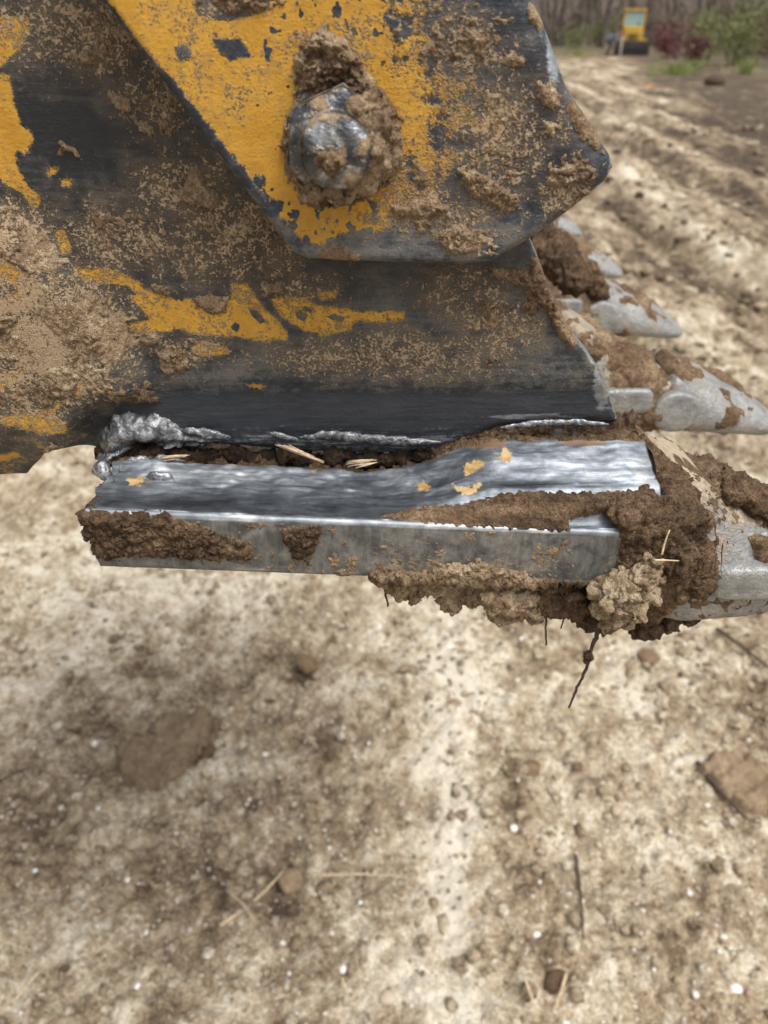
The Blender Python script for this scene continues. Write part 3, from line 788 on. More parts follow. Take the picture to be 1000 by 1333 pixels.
tone = 0.74 + 0.26 * fbm(P2, 0.028, 3, 61) - 0.2 * blobs(U, W, [(720, 390, 40, 70, 1), (190, 510, 40, 25, .9), (660, 350, 60, 20, .8), (70, 580, 40, 40, .6), (250, 245, 60, 40, .5)]) + 0.06 * sstep(D, 0.6, 1.0)
shell('caked_mud', P, Nrm, T, MUD, bucket, dict(tone=tone))['kind'] = 'stuff'

# ---------------- bolted side cutter
CUT = [(130, 0), (20, -146), (20, -260), (590, -260), (640, -140), (697, 0), (716, 42), (741, 110), (771, 160), (800, 204), (804, 221), (792, 240), (745, 275), (700, 308), (642, 343), (600, 347), (480, 343), (398, 339), (380, 330), (330, 264), (250, 160)]
YEL_CUT = [[(110, -30), (60, -300), (420, -300), (545, -30), (545, 60), (560, 110), (530, 165), (585, 175), (590, 245), (545, 270), (520, 300), (470, 318), (400, 318), (350, 262), (240, 122)]]
CUT_HOLES = [[(272, 47), (312, 50), (326, 74), (300, 76), (284, 66)], [(240, -40), (380, -40), (345, 12), (300, 28), (255, 22)], [(500, 20), (545, 40), (520, 60)], [(352, 262), (366, 266), (362, 282), (350, 276)], [(440, 305), (470, 300), (520, 310), (500, 330), (440, 325)],
             [(228, 60), (245, 54), (252, 76), (232, 82)], [(330, 230), (345, 232), (340, 246), (330, 242)]]
NUT_C = on_y(441, 180, YC)
def cut_disp(u, v, P, S):
    return fbm(P, 0.05, 3, 15) * 0.0006 - 0.004 * sstep(u - 0.3 * v, 640, 740) * np.clip(1 - S / 30, 0, 1)
def cut_attr(u, v, P, S):
    y = sdf_many(u, v, YEL_CUT)
    chips = 13 * np.clip(fbm(P, 0.006, 3, 81) - 0.22, 0, 1) * (8 + 0.02 * np.clip(u - 200, 0, 500) * 3.2) * sstep(u, 280, 420)
    y = np.minimum(y, 26) - chips - 16 * sstep(u + 0.2 * v, 470, 610)
    k = sstep(u + 12 * fbm(P, .02, 2, 83), 415, 520) * (1 - sstep(v, 285, 320)); y = y * (1 - k) + k * np.clip(5.5 - (u - 470) / 20 - 0.012 * np.abs(v - 150), -14, 9)
    hol = sdf_many(u, v, CUT_HOLES); y = np.where(hol > -6, np.minimum(y, -hol), y)
    bare = 0.9 * blobs(u, v, [(722, 70, 12, 60, 1), (760, 145, 10, 30, 1), (705, 20, 8, 30, 1), (798, 222, 5, 14, .8)])
    lower = sdf(u, v, [(380, 322), (640, 330), (640, 345), (380, 336)])
    bare = np.maximum(bare, 0.5 * np.clip(1 - S / 6, 0, 1) * (u < 420))
    dst = blobs(u, v, [(660, 190, 110, 130, .60), (730, 250, 60, 40, .66), (560, 270, 120, 60, .64), (600, 60, 80, 80, .58), (520, 230, 60, 60, .5), (440, 60, 100, 70, .45), (250, 100, 120, 90, .28), (620, 310, 60, 25, .5), (300, 10, 70, 20, .6)])
    wear = 0.1 + blobs(u, v, [(560, 300, 160, 40, .45), (440, 330, 120, 14, .6)]) - blobs(u, v, [(690, 130, 60, 90, .35), (740, 260, 50, 40, .3)])
    return dict(pnt=y, bare=bare, dst=dst, sot=0.55 * blobs(u, v, [(745, 280, 40, 14, 1), (690, 120, 50, 60, .8), (690, 210, 50, 12, .7)]), wear=wear)
us = axis((20, 100, 8), (100, 815, 1.5)); vs = axis((-260, -8, 12), (-8, 356, 1.5))
cutter, CG = plate('side_cutter', CUT, YC, 0.030, us, vs, 0.0055, WORN_CUT, bucket, cut_disp, cut_attr)
U, W, S, P = CG
Nrm = -np.ones_like(P) * np.array([0, 1, 0.0])
COLLAR = [[(372, 150), (392, 112), (380, 78), (398, 48), (425, 26), (452, 58), (470, 78), (498, 112), (524, 165), (524, 205), (505, 242), (470, 262), (430, 270), (392, 264), (374, 232), (366, 190)]]
MUD_CUT = [[(405, 322), (440, 318), (472, 332), (468, 348), (430, 346)], [(735, 135), (755, 128), (785, 165), (792, 205), (770, 200), (748, 175)], [(690, 2), (712, 12), (716, 34), (700, 42), (686, 22)], [(724, 60), (738, 92), (742, 108), (730, 95)],
           [(715, 215), (765, 205), (782, 222), (755, 240), (720, 250), (705, 240)], [(640, 20), (668, 22), (660, 40)], [(650, 60), (690, 75), (680, 92), (655, 82)], [(692, 100), (720, 105), (735, 140), (715, 145), (700, 130)],
           [(600, 30), (640, 50), (632, 80), (604, 62)], [(700, 150), (725, 158), (722, 180), (705, 176)], [(560, 300), (600, 290), (640, 312), (612, 335), (580, 330)], [(590, 215), (640, 228), (690, 262), (660, 280), (610, 256)], [(535, 205), (556, 215), (560, 250), (540, 240)], [(500, 265), (560, 255), (600, 272), (560, 288), (510, 284)]]
P2 = P[..., [0, 2]]
C1 = crust(COLLAR, U, W, P2, 121, 12, 8)
near = blobs(U, W, [(470, 170, 45, 70, 1), (430, 75, 36, 34, .8), (440, 255, 50, 22, .8), (385, 180, 14, 60, .55)]) - 0.75 * blobs(U, W, [(415, 72, 15, 9, 1), (400, 120, 10, 6, .7)])
rel = billow(P2, 0.010, 4, 151, 0.72) - 0.35
T = C1 * (0.0030 + 0.010 * near + 0.0035 * fbm(P2, 0.018, 3, 155)) + np.clip(C1 * 3, 0, 1) * (0.0060 * rel + 0.0018 * (billow(P2, 0.0026, 2, 158) - .35))
T = np.where(C1 > 0, T, -0.0006)
D = blobs(U, W, [(660, 190, 110, 140, .47), (740, 230, 70, 60, .60), (560, 285, 120, 50, .58), (560, 110, 60, 80, .46), (620, 40, 90, 60, .52), (300, 60, 120, 60, .30), (520, 220, 60, 70, .52), (320, 2, 80, 16, .8), (620, 320, 60, 25, .56), (540, 60, 60, 60, .42)])
D = np.maximum(D, cover(U, W, MUD_CUT, 18, 1.0))
T = np.maximum(T, soil(P2, D, 171, 0.0026, 0.8))
T = np.where(S < 1.0, np.minimum(T, 0.0012), T)
tone = 0.74 + 0.22 * fbm(P2, 0.02, 3, 161) - 0.16 * blobs(U, W, [(500, 150, 30, 60, 1), (430, 110, 40, 12, 1), (440, 262, 50, 10, 1), (380, 200, 10, 50, .8)]) - 0.2 * blobs(U, W, [(300, 5, 80, 20, 1)])
cm = shell('caked_mud', P, Nrm, T, MUD, None, dict(tone=tone)); cm['kind'] = 'stuff'; child_of_mesh(cm, cutter)

# nut and bolt end
def lathe_y(name, c, prof, seg, mat, attrs=None, hexa=False, spin=0.0):
    """profile of (radius, y offset towards the camera) turned about an axis along Y"""
    vs = []; fs = []
    for r, off in prof:
        for s in range(seg):
            an = 2 * math.pi * s / seg + spin
            rr = r
            if hexa:
                k = (an - spin) % (math.pi / 3) - math.pi / 6
                rr = min(r, hexa / math.cos(k))
            vs.append((c[0] + rr * math.cos(an), c[1] - off, c[2] + rr * math.sin(an)))
    n = len(prof)
    for a in range(n - 1):
        for s in range(seg):
            fs.append((a * seg + s, a * seg + (s + 1) % seg, (a + 1) * seg + (s + 1) % seg, (a + 1) * seg + s))
    fs.append(tuple((n - 1) * seg + s for s in range(seg)))
    return make(name, vs, fs, mat, None, attrs)
def mat_nut():
    t = NT('scuffed_nut_steel')
    n1 = t.noise(0.012, 5, 0.6, dist=0.5); n2 = t.noise(0.003, 4, 0.6)
    c = t.ramp(n1, [(0.3, (0.03, 0.033, 0.04)), (0.5, (0.13, 0.135, 0.14)), (0.66, (0.62, 0.64, 0.66))])
    df = t.step(t.add(n1, t.mul(t.math('SUBTRACT', n2, 0.5), 0.7)), 0.55, 0.66)
    df2 = t.step(t.noise(0.009, 5, 0.7), 0.47, 0.60)
    c = t.mix(df2, c, t.mix(t.step(n2, 0.3, 0.7), (0.13, 0.085, 0.05), (0.36, 0.26, 0.155)))
    return t.out(c, t.add(0.25, t.mul(df2, 0.6)), t.math('SUBTRACT', 0.9, t.mul(df2, 0.9)), t.bump(t.add(df2, n2), 0.0012, 0.7))
NUTM = mat_nut()
nc = np.array(NUT_C)
child_of_mesh(lathe_y('washer', nc, [(0.0, 0.0), (0.0225, 0.0), (0.0225, 0.004), (0.021, 0.0048), (0.01, 0.0048)], 48, NUTM), cutter)
child_of_mesh(lathe_y('nut', nc, [(0.0215, 0.0045), (0.0222, 0.006), (0.0222, 0.0255), (0.0212, 0.0275), (0.0186, 0.0288), (0.0125, 0.0290)], 72, NUTM, hexa=0.0190, spin=math.radians(22)), cutter)
child_of_mesh(lathe_y('bolt_end', nc, [(0.0140, 0.020), (0.0140, 0.0405), (0.0134, 0.0425), (0.0120, 0.0440), (0.006, 0.0446), (0.0015, 0.0448)], 48, NUTM), cutter)

# ---------------- cutting lip
XL, XR = -0.146, 0.156
XW = axis((XL, XR + 1e-6, 0.0008))
def lip_z(x): return 1.3892 + (1.3742 - 1.3892) * (x + 0.1411) / (0.1058 + 0.1411)
LT = 0.0365
r = 0.0025
# profile runs from the groove by the side plate, forward over the top, round the edge, down the near face and under
prof = []
for y in np.arange(0.412, YL + r, -0.0008): prof.append((y, 0.0, 0))
for a in np.linspace(0, math.pi / 2, 6): prof.append((YL + r - r * math.sin(a), -r + r * math.cos(a), 1))
for z in np.arange(-r - 0.0008, -LT + r, -0.0008): prof.append((YL, z, 2))
for a in np.linspace(0, math.pi / 2, 6): prof.append((YL + r - r * math.cos(a), -LT + r - r * math.sin(a), 3))
for y in np.arange(YL + r, 0.42, 0.002): prof.append((y, -LT, 4))
prof = np.array(prof)
X, K = np.meshgrid(XW, np.arange(len(prof)))
PY = prof[K, 0]; PZ = prof[K, 1]; part = prof[K, 2]
V = np.stack([X, PY, lip_z(X) + PZ], -1)
top = (part == 0)
# raised, ground-off block at the right end
ramp = sstep(X, 0.002, 0.072)
bh = np.clip((1.3895 - lip_z(X)), 0, 1)
edge = sstep(PY, YL + 0.004, YL + 0.020)
rise = ramp * (bh * edge + 0.012 * sstep(PY, 0.352, 0.398))
groove = 0.009 * sstep(PY, 0.3845 , 0.389) * sstep(0.05 - X, 0, 0.03) + 0.008 * ramp * sstep(PY, 0.389, 0.393) * (1 - sstep(PY, 0.404, 0.409))
lump = fbm((V * np.array([1, 1.6, 0]))[..., :2], 0.030, 4, 205)
ripple = np.clip(fbm((V * np.array([0.7, 2.0, 0]))[..., :2], 0.018, 3, 215), -0.4, 1) * sstep(PY, 0.345, 0.36)
dz = top * (rise - groove + 0.0014 * lump + 0.0017 * ripple * (1 - 0.6 * ramp) + 0.003 * sstep(PY, 0.37, 0.388) * (1 - ramp))
V[..., 2] += dz
V[..., 1] += np.where(part == 2, 0.0006 * fbm(V, 0.02, 3, 225), 0)
# near corner sags inward at the right where mud hides it, left end is ragged
endl = sstep(-(X - XL), -0.006, 0) * 0.003 * (1 + fbm(V, 0.008, 3, 235))
V[..., 0] += np.where(X < XL + 0.004, 0.004 * fbm(V * np.array([0, 1, 1]), 0.012, 3, 236), 0)
px = project(V); U, W = px[..., 0], px[..., 1]
facem = np.clip(part, 0, 2) / 2.0
bare = np.where(top, 0.36 + 0.20 * lump + 0.16 * ripple, 0.25)
bare += 0.35 * blobs(U, W, [(760, 615, 100, 25, 1), (830, 625, 40, 20, 1), (300, 615, 190, 22, .75), (620, 655, 60, 10, .6), (200, 600, 40, 10, .5)])
bare -= 0.35 * blobs(U, W, [(250, 655, 160, 9, 1), (450, 660, 90, 12, .8), (690, 632, 60, 6, 1.2), (560, 610, 60, 10, .6)])
bare += (0.45 + 0.35 * fbm(V, 0.02, 3, 247)) * np.exp(-((part == 1) * 0 + np.where(part == 1, 0, np.where(top, (PY - YL - r) / 0.0012, (-PZ - r) / 0.0012))) ** 2)  # bare near edge, with its highlight line painted in as brighter colour
soot = np.where(top, sstep(PY, 0.386, 0.392) * 0.9, 0) * (1 - 0.6 * ramp)
soot = np.maximum(soot, 0.75 * blobs(U, W, [(700, 565, 70, 9, 1)]))
rst = blobs(U, W, [(650, 668, 100, 18, 1.0), (560, 672, 70, 12, .9), (760, 577, 45, 7, .8), (630, 578, 40, 10, .9), (785, 568, 14, 8, .8)])
pn = sdf_many(U, W, [[(603, 605), (622, 598), (634, 606), (620, 614), (606, 618)], [(648, 592), (658, 586), (668, 594), (664, 602), (650, 604)], [(590, 632), (615, 634), (625, 630), (618, 645), (600, 642)], [(165, 622), (185, 619), (192, 627), (180, 632), (168, 630)], [(540, 632), (556, 626), (565, 634), (555, 640), (545, 638)], [(300, 603), (310, 604), (306, 608)], [(405, 612), (412, 612), (410, 617)]])
pn = np.where(top, pn, -50)
dst = np.where(part >= 1.5, 0.26 + 0.25 * fbm(V, 0.03, 3, 245), 0.02) + 0.4 * blobs(U, W, [(840, 610, 30, 40, 1), (600, 735, 200, 14, .6)])
lf = grid_faces(*X.shape)
lip_at = dict(bare=bare, sot=soot, rst=rst, pnt=pn, dst=dst, face=sstep(facem, 0.3, 1.0))
ny, nx = X.shape
Vf = V.reshape(-1, 3)
# close both ends with fans
cl = np.array([[XL, 0.375, lip_z(XL) - LT / 2], [XR, 0.375, lip_z(XR) - LT / 2]])
nv = len(Vf); col0 = np.arange(ny) * nx; col1 = col0 + nx - 1
fl = [tuple(q) for q in lf] + [(int(col0[i]), int(col0[i + 1]), nv) for i in range(ny - 1)] + [(int(col1[i + 1]), int(col1[i]), nv + 1) for i in range(ny - 1)]
lf = np.concatenate([lf, np.stack([col0[:-1], col0[1:], np.full(ny - 1, nv), np.full(ny - 1, nv)], -1)[:, [0, 1, 2, 2]]]) if False else fl
lip = make('cutting_lip', np.concatenate([Vf, cl]), lf, STEEL, bucket, {k: np.concatenate([np.asarray(a, float).ravel(), [0, 0]]) for k, a in lip_at.items()})
NL = -grid_normals(V)
if NL[10, 10, 2] < 0: NL = -NL
# mud on the lip
MUD_LIP = [[(112, 668), (150, 665), (210, 668), (260, 680), (300, 700), (330, 712), (325, 728), (150, 724), (118, 700)], [(364, 690), (384, 682), (418, 688), (410, 712), (402, 732), (380, 728), (372, 705)]]
MUD_STEP = [[(496, 672), (540, 660), (610, 655), (660, 640), (800, 640), (880, 645), (920, 700), (850, 760), (806, 700), (795, 668), (740, 676), (742, 692), (650, 688), (560, 682)]]
MUD_LOW = [[(480, 742), (560, 738), (620, 730), (660, 738), (700, 752), (760, 762), (800, 740), (810, 700), (860, 700), (860, 820), (480, 800)]]
G1 = crust(MUD_LIP, U, W, V, 301, 8, 7); G2 = crust(MUD_STEP, U, W, V, 311, 8, 3); G3 = crust(MUD_LOW, U, W, V, 321, 10, 6)
rg = (billow(V, 0.0060, 4, 331, 0.7) - 0.35) * np.where(part >= 2, 1.0, np.where(part == 1, 0.25, 0.25 + 0.75 * sstep(PY, YL + 0.003, YL + 0.010))); cr = billow(V, 0.0022, 2, 335) - 0.35
T = np.maximum(np.maximum(G1 * 0.0028 + (G1 > 0) * (0.0042 * rg + 0.0014 * cr), G2 * (0.0016 + 0.0018 * sstep(U, 620, 700)) + (G2 > 0) * (0.0012 + 0.0020 * sstep(U, 600, 690)) * rg), G3 * 0.003 + (G3 > 0) * (0.004 * rg + 0.0014 * cr))
T = np.where(np.maximum(np.maximum(G1, G2), G3) > 0, T, -0.0007)
spk = soil(V, np.where(part >= 1.5, 0.36, 0.16) + 0.25 * blobs(U, W, [(460, 735, 100, 14, 1), (300, 720, 80, 10, 1), (440, 720, 40, 20, .5)]), 361, 0.002, 0.5)
T = np.maximum(T, spk)
gap = np.where(top, sstep(PY, 0.386, 0.392), 0) * (0.35 + 0.9 * fbm(V, 0.012, 4, 341))
T = np.maximum(T, np.where(gap > 0.05, gap * 0.006 + 0.004 * rg, -1))
tone = 0.43 + 0.14 * fbm(V, 0.02, 3, 351) + 0.30 * (G2 > 0) * fbm(V * np.array([0.22, 1, 1.3]), 0.010, 3, 353) + 0.18 * blobs(U, W, [(640, 665, 90, 12, 1), (840, 640, 40, 12, .7)]) - 0.06 * (G1 > 0) + 0.25 * (spk >= T) + 0.30 * (G3 > 0) * sstep(U, 470, 500) * (1 - sstep(U, 690, 720))
shell('lip_mud', V, NL, T, MUD, bucket, dict(tone=tone))['kind'] = 'stuff'

# the rest of the lip, across the whole bucket behind the near end, floor, back and far side
bm = bmesh.new(); z0 = lip_z(0.0)
def prism(bm, pts, y0, y1):
    a = [bm.verts.new((x, y0, z)) for x, z in pts]; b = [bm.verts.new((x, y1, z)) for x, z in pts]
    bm.faces.new(a[::-1]); bm.faces.new(b); n = len(pts)
    for i in range(n): bm.faces.new((a[i], a[(i + 1) % n], b[(i + 1) % n], b[i]))
prism(bm, [(-0.13, lip_z(-0.13) - 0.008), (0.150, lip_z(0.15) - 0.008), (0.156, lip_z(0.15) - 0.02), (0.150, lip_z(0.15) - LT), (-0.13, lip_z(-0.13) - LT)], 0.421, 1.46)
bm_obj('lip_edge', bm, WORN, bucket)
bm = bmesh.new()
sh = [(-0.10, lip_z(-0.10) - 0.004), (-0.30, 1.405), (-0.50, 1.44), (-0.66, 1.52), (-0.74, 1.64), (-0.74, 1.78), (-0.66, 1.90)]
inner = [(x * 0.975, z + 0.012) for x, z in sh]
for i in range(len(sh) - 1):
    prism(bm, [sh[i], inner[i], inner[i + 1], sh[i + 1]][::-1], 0.4255, 1.42)
bm_obj('bucket_floor', bm, WORN, bucket)
us = axis((-800, 830, 24)); vs = axis((-420, 690, 20))
far, _ = plate('side_plate', SIDE, YS, 0.025, us, vs, 0.004, WORN, bucket, None, None)
far.data.transform(Matrix.Translation((0, 1.02, 0)))
def give(o, **kw):
    for k, val in kw.items():
        at = o.data.attributes.new(k, 'FLOAT', 'POINT'); at.data.foreach_set('value', np.full(len(o.data.vertices), val, np.float32))
for o in bucket.children:
    if o.name.startswith(('lip_edge', 'bucket_floor')): give(o, pnt=-30, dst=0.62, wear=0.2)
give(far, pnt=-9, dst=0.5, wear=0.2)
# weld beads and drips where the plate was burnt free of the lip
def bead(name, pts, Y, rad, seed, mat=WELD, flat=0.6, parent=bucket, lump=0.35):
    pts = [np.array(on_y(u, v, Y - o)) for u, v, o in pts]
    n = max(12, int(sum(np.linalg.norm(pts[i + 1] - pts[i]) for i in range(len(pts) - 1)) / 0.0012))
    t = np.linspace(0, len(pts) - 1, n); c = np.stack([np.interp(t, range(len(pts)), [p[k] for p in pts]) for k in range(3)], -1)
    # smooth the path
    for _ in range(6): c[1:-1] = (c[:-2] + 2 * c[1:-1] + c[2:]) / 4
    s = np.linspace(0, 1, n); R = rad * np.clip(np.sqrt(np.sin(np.pi * np.clip(s, 0.01, 0.99))) + 0.1, 0, 1) 
    an = np.linspace(0, 2 * np.pi, 20, endpoint=False)
    tan = np.gradient(c, axis=0); tan /= np.linalg.norm(tan, axis=1, keepdims=True)
    nrm = np.array([0, -1.0, 0]) - tan * (tan @ np.array([0, -1.0, 0]))[:, None]; nrm /= np.linalg.norm(nrm, axis=1, keepdims=True)
    bn = np.cross(tan, nrm)
    G = c[:, None] + (np.cos(an)[None, :, None] * bn[:, None] + flat * np.sin(an)[None, :, None] * nrm[:, None]) * R[:, None, None]
    G = G + (G - c[:, None]) * (lump * fbm(G, rad * 1.1, 3, seed) + 0.12 * np.sin(s * n * 0.55)[:, None])[..., None]
    f = []
    m = len(an)
    for i in range(n - 1):
        for j in range(m): f.append((i * m + j, i * m + (j + 1) % m, (i + 1) * m + (j + 1) % m, (i + 1) * m + j))
    f.append(tuple(range(m))); f.append(tuple((n - 1) * m + j for j in range(m))[::-1])
    o = make(name, G.reshape(-1, 3), f, mat, parent)
    return o
U, W, S, P = SG; P2 = P[..., [0, 2]]
SMEAR = [[(128, 596), (130, 572), (136, 556), (150, 543), (172, 538), (200, 540), (222, 548), (236, 560), (262, 564), (285, 570), (296, 577), (262, 580), (236, 583), (205, 580), (178, 578), (164, 590), (150, 602), (136, 606)]]
q = sdf_many(U, W, SMEAR) + 5 * fbm(P2, 0.012, 3, 951) + 2.5 * fbm(P2, 0.004, 2, 955)
ang = np.arctan2(W - 640, U - 190); rr_ = np.hypot(W - 640, U - 190)
streak = fbm(np.stack([ang * 0.05 + rr_ * 0.00012, rr_ * 0.00022], -1), 0.0085, 2, 957)
Tw = np.clip(q / 12, -1, 1); Tw = np.where(Tw > 0, np.sqrt(np.clip(Tw, 0, 1)) * (0.0045 + 0.004 * blobs(U, W, [(165, 560, 30, 18, 1), (150, 585, 14, 20, .9)])) + np.clip(Tw * 3, 0, 1) * (0.0018 * streak + 0.0020 * fbm(P2, 0.018, 2, 959)), -0.0008)
Pw = P.copy(); bel = (S < 0); Uo = on_y(U, W, YS); Pw[bel] = Uo[bel]
sm_ = shell('weld_smear', Pw, -np.ones_like(P) * np.array([0, 1, 0.0]), np.where(W < 612, Tw, -0.001), WELD, bucket)
bead('weld_bead', [(236, 560, .002), (262, 563, .003), (300, 570, .002)], YS, 0.0032, 4)
bead('weld_bead', [(352, 564, .002), (368, 568, .003), (388, 573, .002)], YS, 0.0022, 5)
bead('weld_bead', [(392, 570, .002), (425, 566, .003), (480, 571, .0035), (530, 575, .003), (575, 576, .002)], YS, 0.0030, 6)
bead('weld_bead', [(652, 557, .001), (700, 551, .002), (750, 550, .002), (792, 553, .001)], YS, 0.0022, 7)
bead('weld_bead', [(128, 602, .02), (134, 612, .024), (140, 624, .03)], YS, 0.0050, 8, flat=0.9)
bead('weld_bead', [(150, 612, .012), (175, 606, .014), (205, 604, .014), (240, 602, .012)], YS, 0.0055, 9, flat=0.55)
bead('weld_bead', [(190, 628, .028), (210, 622, .030), (226, 626, .03)], YS, 0.0045, 10, flat=0.5)

# ---------------- teeth: adapter cast nose, tooth cap with ears, lock lug
def loft(st, n=44):
    """stations (x, z_top, z_bottom, half width, squareness) -> ring grid"""
    an = np.linspace(0, 2 * np.pi, n, endpoint=False)
    G = []
    for x, zt, zb, hw, q in st:
        c, s = np.cos(an), np.sin(an)
        ex = 2.0 / q
        yy = np.sign(c) * np.abs(c) ** ex * hw; zz = np.sign(s) * np.abs(s) ** ex * (zt - zb) / 2 + (zt + zb) / 2
        # spine: the top narrows
        yy = yy * (1 - 0.28 * np.clip((zz - (zt + zb) / 2) / max((zt - zb) / 2, 1e-6), 0, 1))
        G.append(np.stack([np.full(n, x), yy, zz], -1))
    return np.array(G)
def resample(st, xs):
    st = np.array(st); return [(x, *[np.interp(x, st[:, 0], st[:, k]) for k in range(1, 5)]) for x in xs]
def ring_faces(m, n):
    a = np.arange(m * n).reshape(m, n); b = np.roll(a, -1, axis=1)
    f = np.stack([a[:-1], b[:-1], b[1:], a[1:]], -1).reshape(-1, 4)
    return [tuple(map(int, q)) for q in f] + [tuple(range(n - 1, -1, -1)), tuple((m - 1) * n + j for j in range(n))]
AD = [(0.160, 1.390, 1.297, 0.038, 6), (0.168, 1.393, 1.293, 0.043, 6), (0.185, 1.384, 1.292, 0.046, 6), (0.215, 1.364, 1.294, 0.045, 5.5), (0.245, 1.349, 1.297, 0.043, 5), (0.275, 1.338, 1.299, 0.039, 5), (0.305, 1.328, 1.301, 0.034, 5), (0.318, 1.322, 1.304, 0.028, 4)]
TO = [(0.256, 1.346, 1.300, 0.035, 4), (0.262, 1.350, 1.296, 0.043, 5), (0.275, 1.347, 1.294, 0.045, 4.5), (0.30, 1.337, 1.291, 0.044, 4), (0.33, 1.323, 1.287, 0.040, 3.4), (0.350, 1.311, 1.284, 0.035, 3), (0.362, 1.303, 1.284, 0.030, 2.6), (0.369, 1.297, 1.286, 0.022, 2.3), (0.372, 1.293, 1.288, 0.010, 2)]
def ellipsoid(c, rx, ry, rz, n=28, m=16, q=1.0, e=None):
    """superellipsoid round an axis along Y: q shapes the outline, e the rim (small = flat-faced)"""
    e = q if e is None else e
    vs = []; fs = []
    sg = lambda t, k: math.copysign(abs(t) ** k, t)
    for i in range(m + 1):
        ph = math.pi * i / m
        for j in range(n):
            th = 2 * math.pi * j / n
            vs.append((c[0] + rx * sg(math.sin(ph), e) * sg(math.cos(th), q), c[1] + ry * sg(math.cos(ph), e), c[2] + rz * sg(math.sin(ph), e) * sg(math.sin(th), q)))
    for i in range(m):
        for j in range(n): fs.append((i * n + j, i * n + (j + 1) % n, (i + 1) * n + (j + 1) % n, (i + 1) * n + j))
    return vs, fs
SPOT = np.random.RandomState(4)
for k in range(5):
    yc = 0.392 + 0.25 * k
    fine = 0.0014 if k == 0 else (0.0022 if k == 1 else 0.004)
    nr = 150 if k == 0 else (96 if k == 1 else 56)
    xs = np.arange(0.160, 0.3181, fine)
    G = loft(resample(AD, xs), nr); G[..., 1] += yc
    px = project(G); U, W = px[..., 0], px[..., 1]
    Nn = grid_normals(G); 
    ctr = G.mean(axis=1, keepdims=True)
    if ((G - ctr) * Nn).sum(-1).mean() < 0: Nn = -Nn
    G = G + Nn * (0.0012 * fbm(G, 0.02, 3, 400 + k))[..., None]
    dst = 0.44 + 0.35 * fbm(G, 0.03, 3, 410 + k) + 0.3 * sstep(Nn[..., 2], 0.1, 0.8)
    if k == 0: dst = dst + 0.2 * blobs(U, W, [(900, 600, 40, 40, 1)]) - 0.3 * blobs(U, W, [(970, 720, 50, 40, 1), (930, 760, 60, 30, 1)])
    ad = make('tooth_adapter', G.reshape(-1, 3), ring_faces(*G.shape[:2]), CAST, bucket, dict(dst=dst))
    # mud on the adapter
    m = fbm(G, 0.03, 4, 420 + k) + 0.25 * fbm(G, 0.008, 3, 430 + k)
    if k == 0:
        m = np.maximum(m * 0.2 - 0.2, crust([[(830, 560), (870, 600), (905, 640), (912, 690), (935, 730), (925, 760), (890, 775), (850, 815), (780, 830), (780, 600)], [(905, 600), (1000, 618), (1100, 660), (1100, 720), (1000, 690), (960, 660), (925, 640)], [(975, 700), (1100, 690), (1100, 740), (985, 735)]], U, W, G, 441, 9, 7))
        bulk = 0.004 + 0.010 * blobs(U, W, [(880, 700, 40, 70, 1)])
    else:
        m = m + 0.55 * np.exp(-((G[..., 0] - 0.225) / 0.035) ** 2) - 0.15 - 0.5 * sstep(G[..., 0], 0.27, 0.31) + 0.3 * (k > 1)
        bulk = 0.005
    mm = np.clip(m * 1.5, -1, 1); T = mm * bulk + np.clip(mm * 3, 0, 1) * (0.0055 * (billow(G, 0.009, 4, 450, 0.7) - .35) + 0.0016 * (billow(G, 0.003, 2, 453) - .35))
    if k == 0: T = np.maximum(T, soil(G, 0.40 + 0.15 * blobs(U, W, [(950, 650, 80, 40, 1), (900, 610, 30, 40, 1)]), 457, 0.003, 0.8))
    tone = 0.50 + 0.24 * fbm(G, 0.03, 3, 460 + k) + 0.1 * (k > 0)
    s_ = shell('caked_mud', np.concatenate([G, G[:, :1]], 1), np.concatenate([Nn, Nn[:, :1]], 1), np.concatenate([T, T[:, :1]], 1), MUD, None, dict(tone=np.concatenate([tone, tone[:, :1]], 1)))
    if s_: child_of_mesh(s_, ad); s_['kind'] = 'stuff'
    xs = np.concatenate([np.linspace(0.256, 0.262, 3), np.arange(0.264, 0.362, 0.0028), [0.362, 0.366, 0.369, 0.371, 0.372]])
    G = loft(resample(TO, xs), 56); G[..., 1] += yc
    tooth = make('tooth', G.reshape(-1, 3), ring_faces(*G.shape[:2]), CAST, bucket, dict(dst=0.32 + 0.3 * fbm(G, 0.04, 3, 470 + k) + 0.2 * (1 - sstep(G[..., 0], 0.27, 0.31))))
    Gn = grid_normals(G); gc = G.mean(axis=1, keepdims=True)
    if ((G - gc) * Gn).sum(-1).mean() < 0: Gn = -Gn
    m = fbm(G, 0.028, 3, 480 + k) + 0.3 * fbm(G, 0.008, 2, 485 + k) + 0.45 * sstep(Gn[..., 2], 0.2, 0.9) - 0.35 - 0.6 * sstep(G[..., 0], 0.325, 0.35)
    T = np.where(m > 0, np.clip(m * 2, 0, 1) * 0.003 + 0.004 * (billow(G, 0.012, 3, 490) - .3) * np.clip(m * 4, 0, 1), -0.001)
    s_ = shell('caked_mud', np.concatenate([G, G[:, :1]], 1), np.concatenate([Gn, Gn[:, :1]], 1), np.concatenate([T, T[:, :1]], 1), MUD, None, dict(tone=0.58 + 0.2 * fbm(np.concatenate([G, G[:, :1]], 1), 0.03, 2, 495)))
    if s_: child_of_mesh(s_, tooth); s_['kind'] = 'stuff'
    for sgn in (-1, 1):
        v, f = ellipsoid((0.262, yc + sgn * 0.0415, 1.318), 0.020, 0.0065, 0.0185, q=0.95, e=0.35)
        child_of_mesh(make('tooth_ear', v, f, CAST, None, dict(dst=np.full(len(v), 0.22))), tooth)
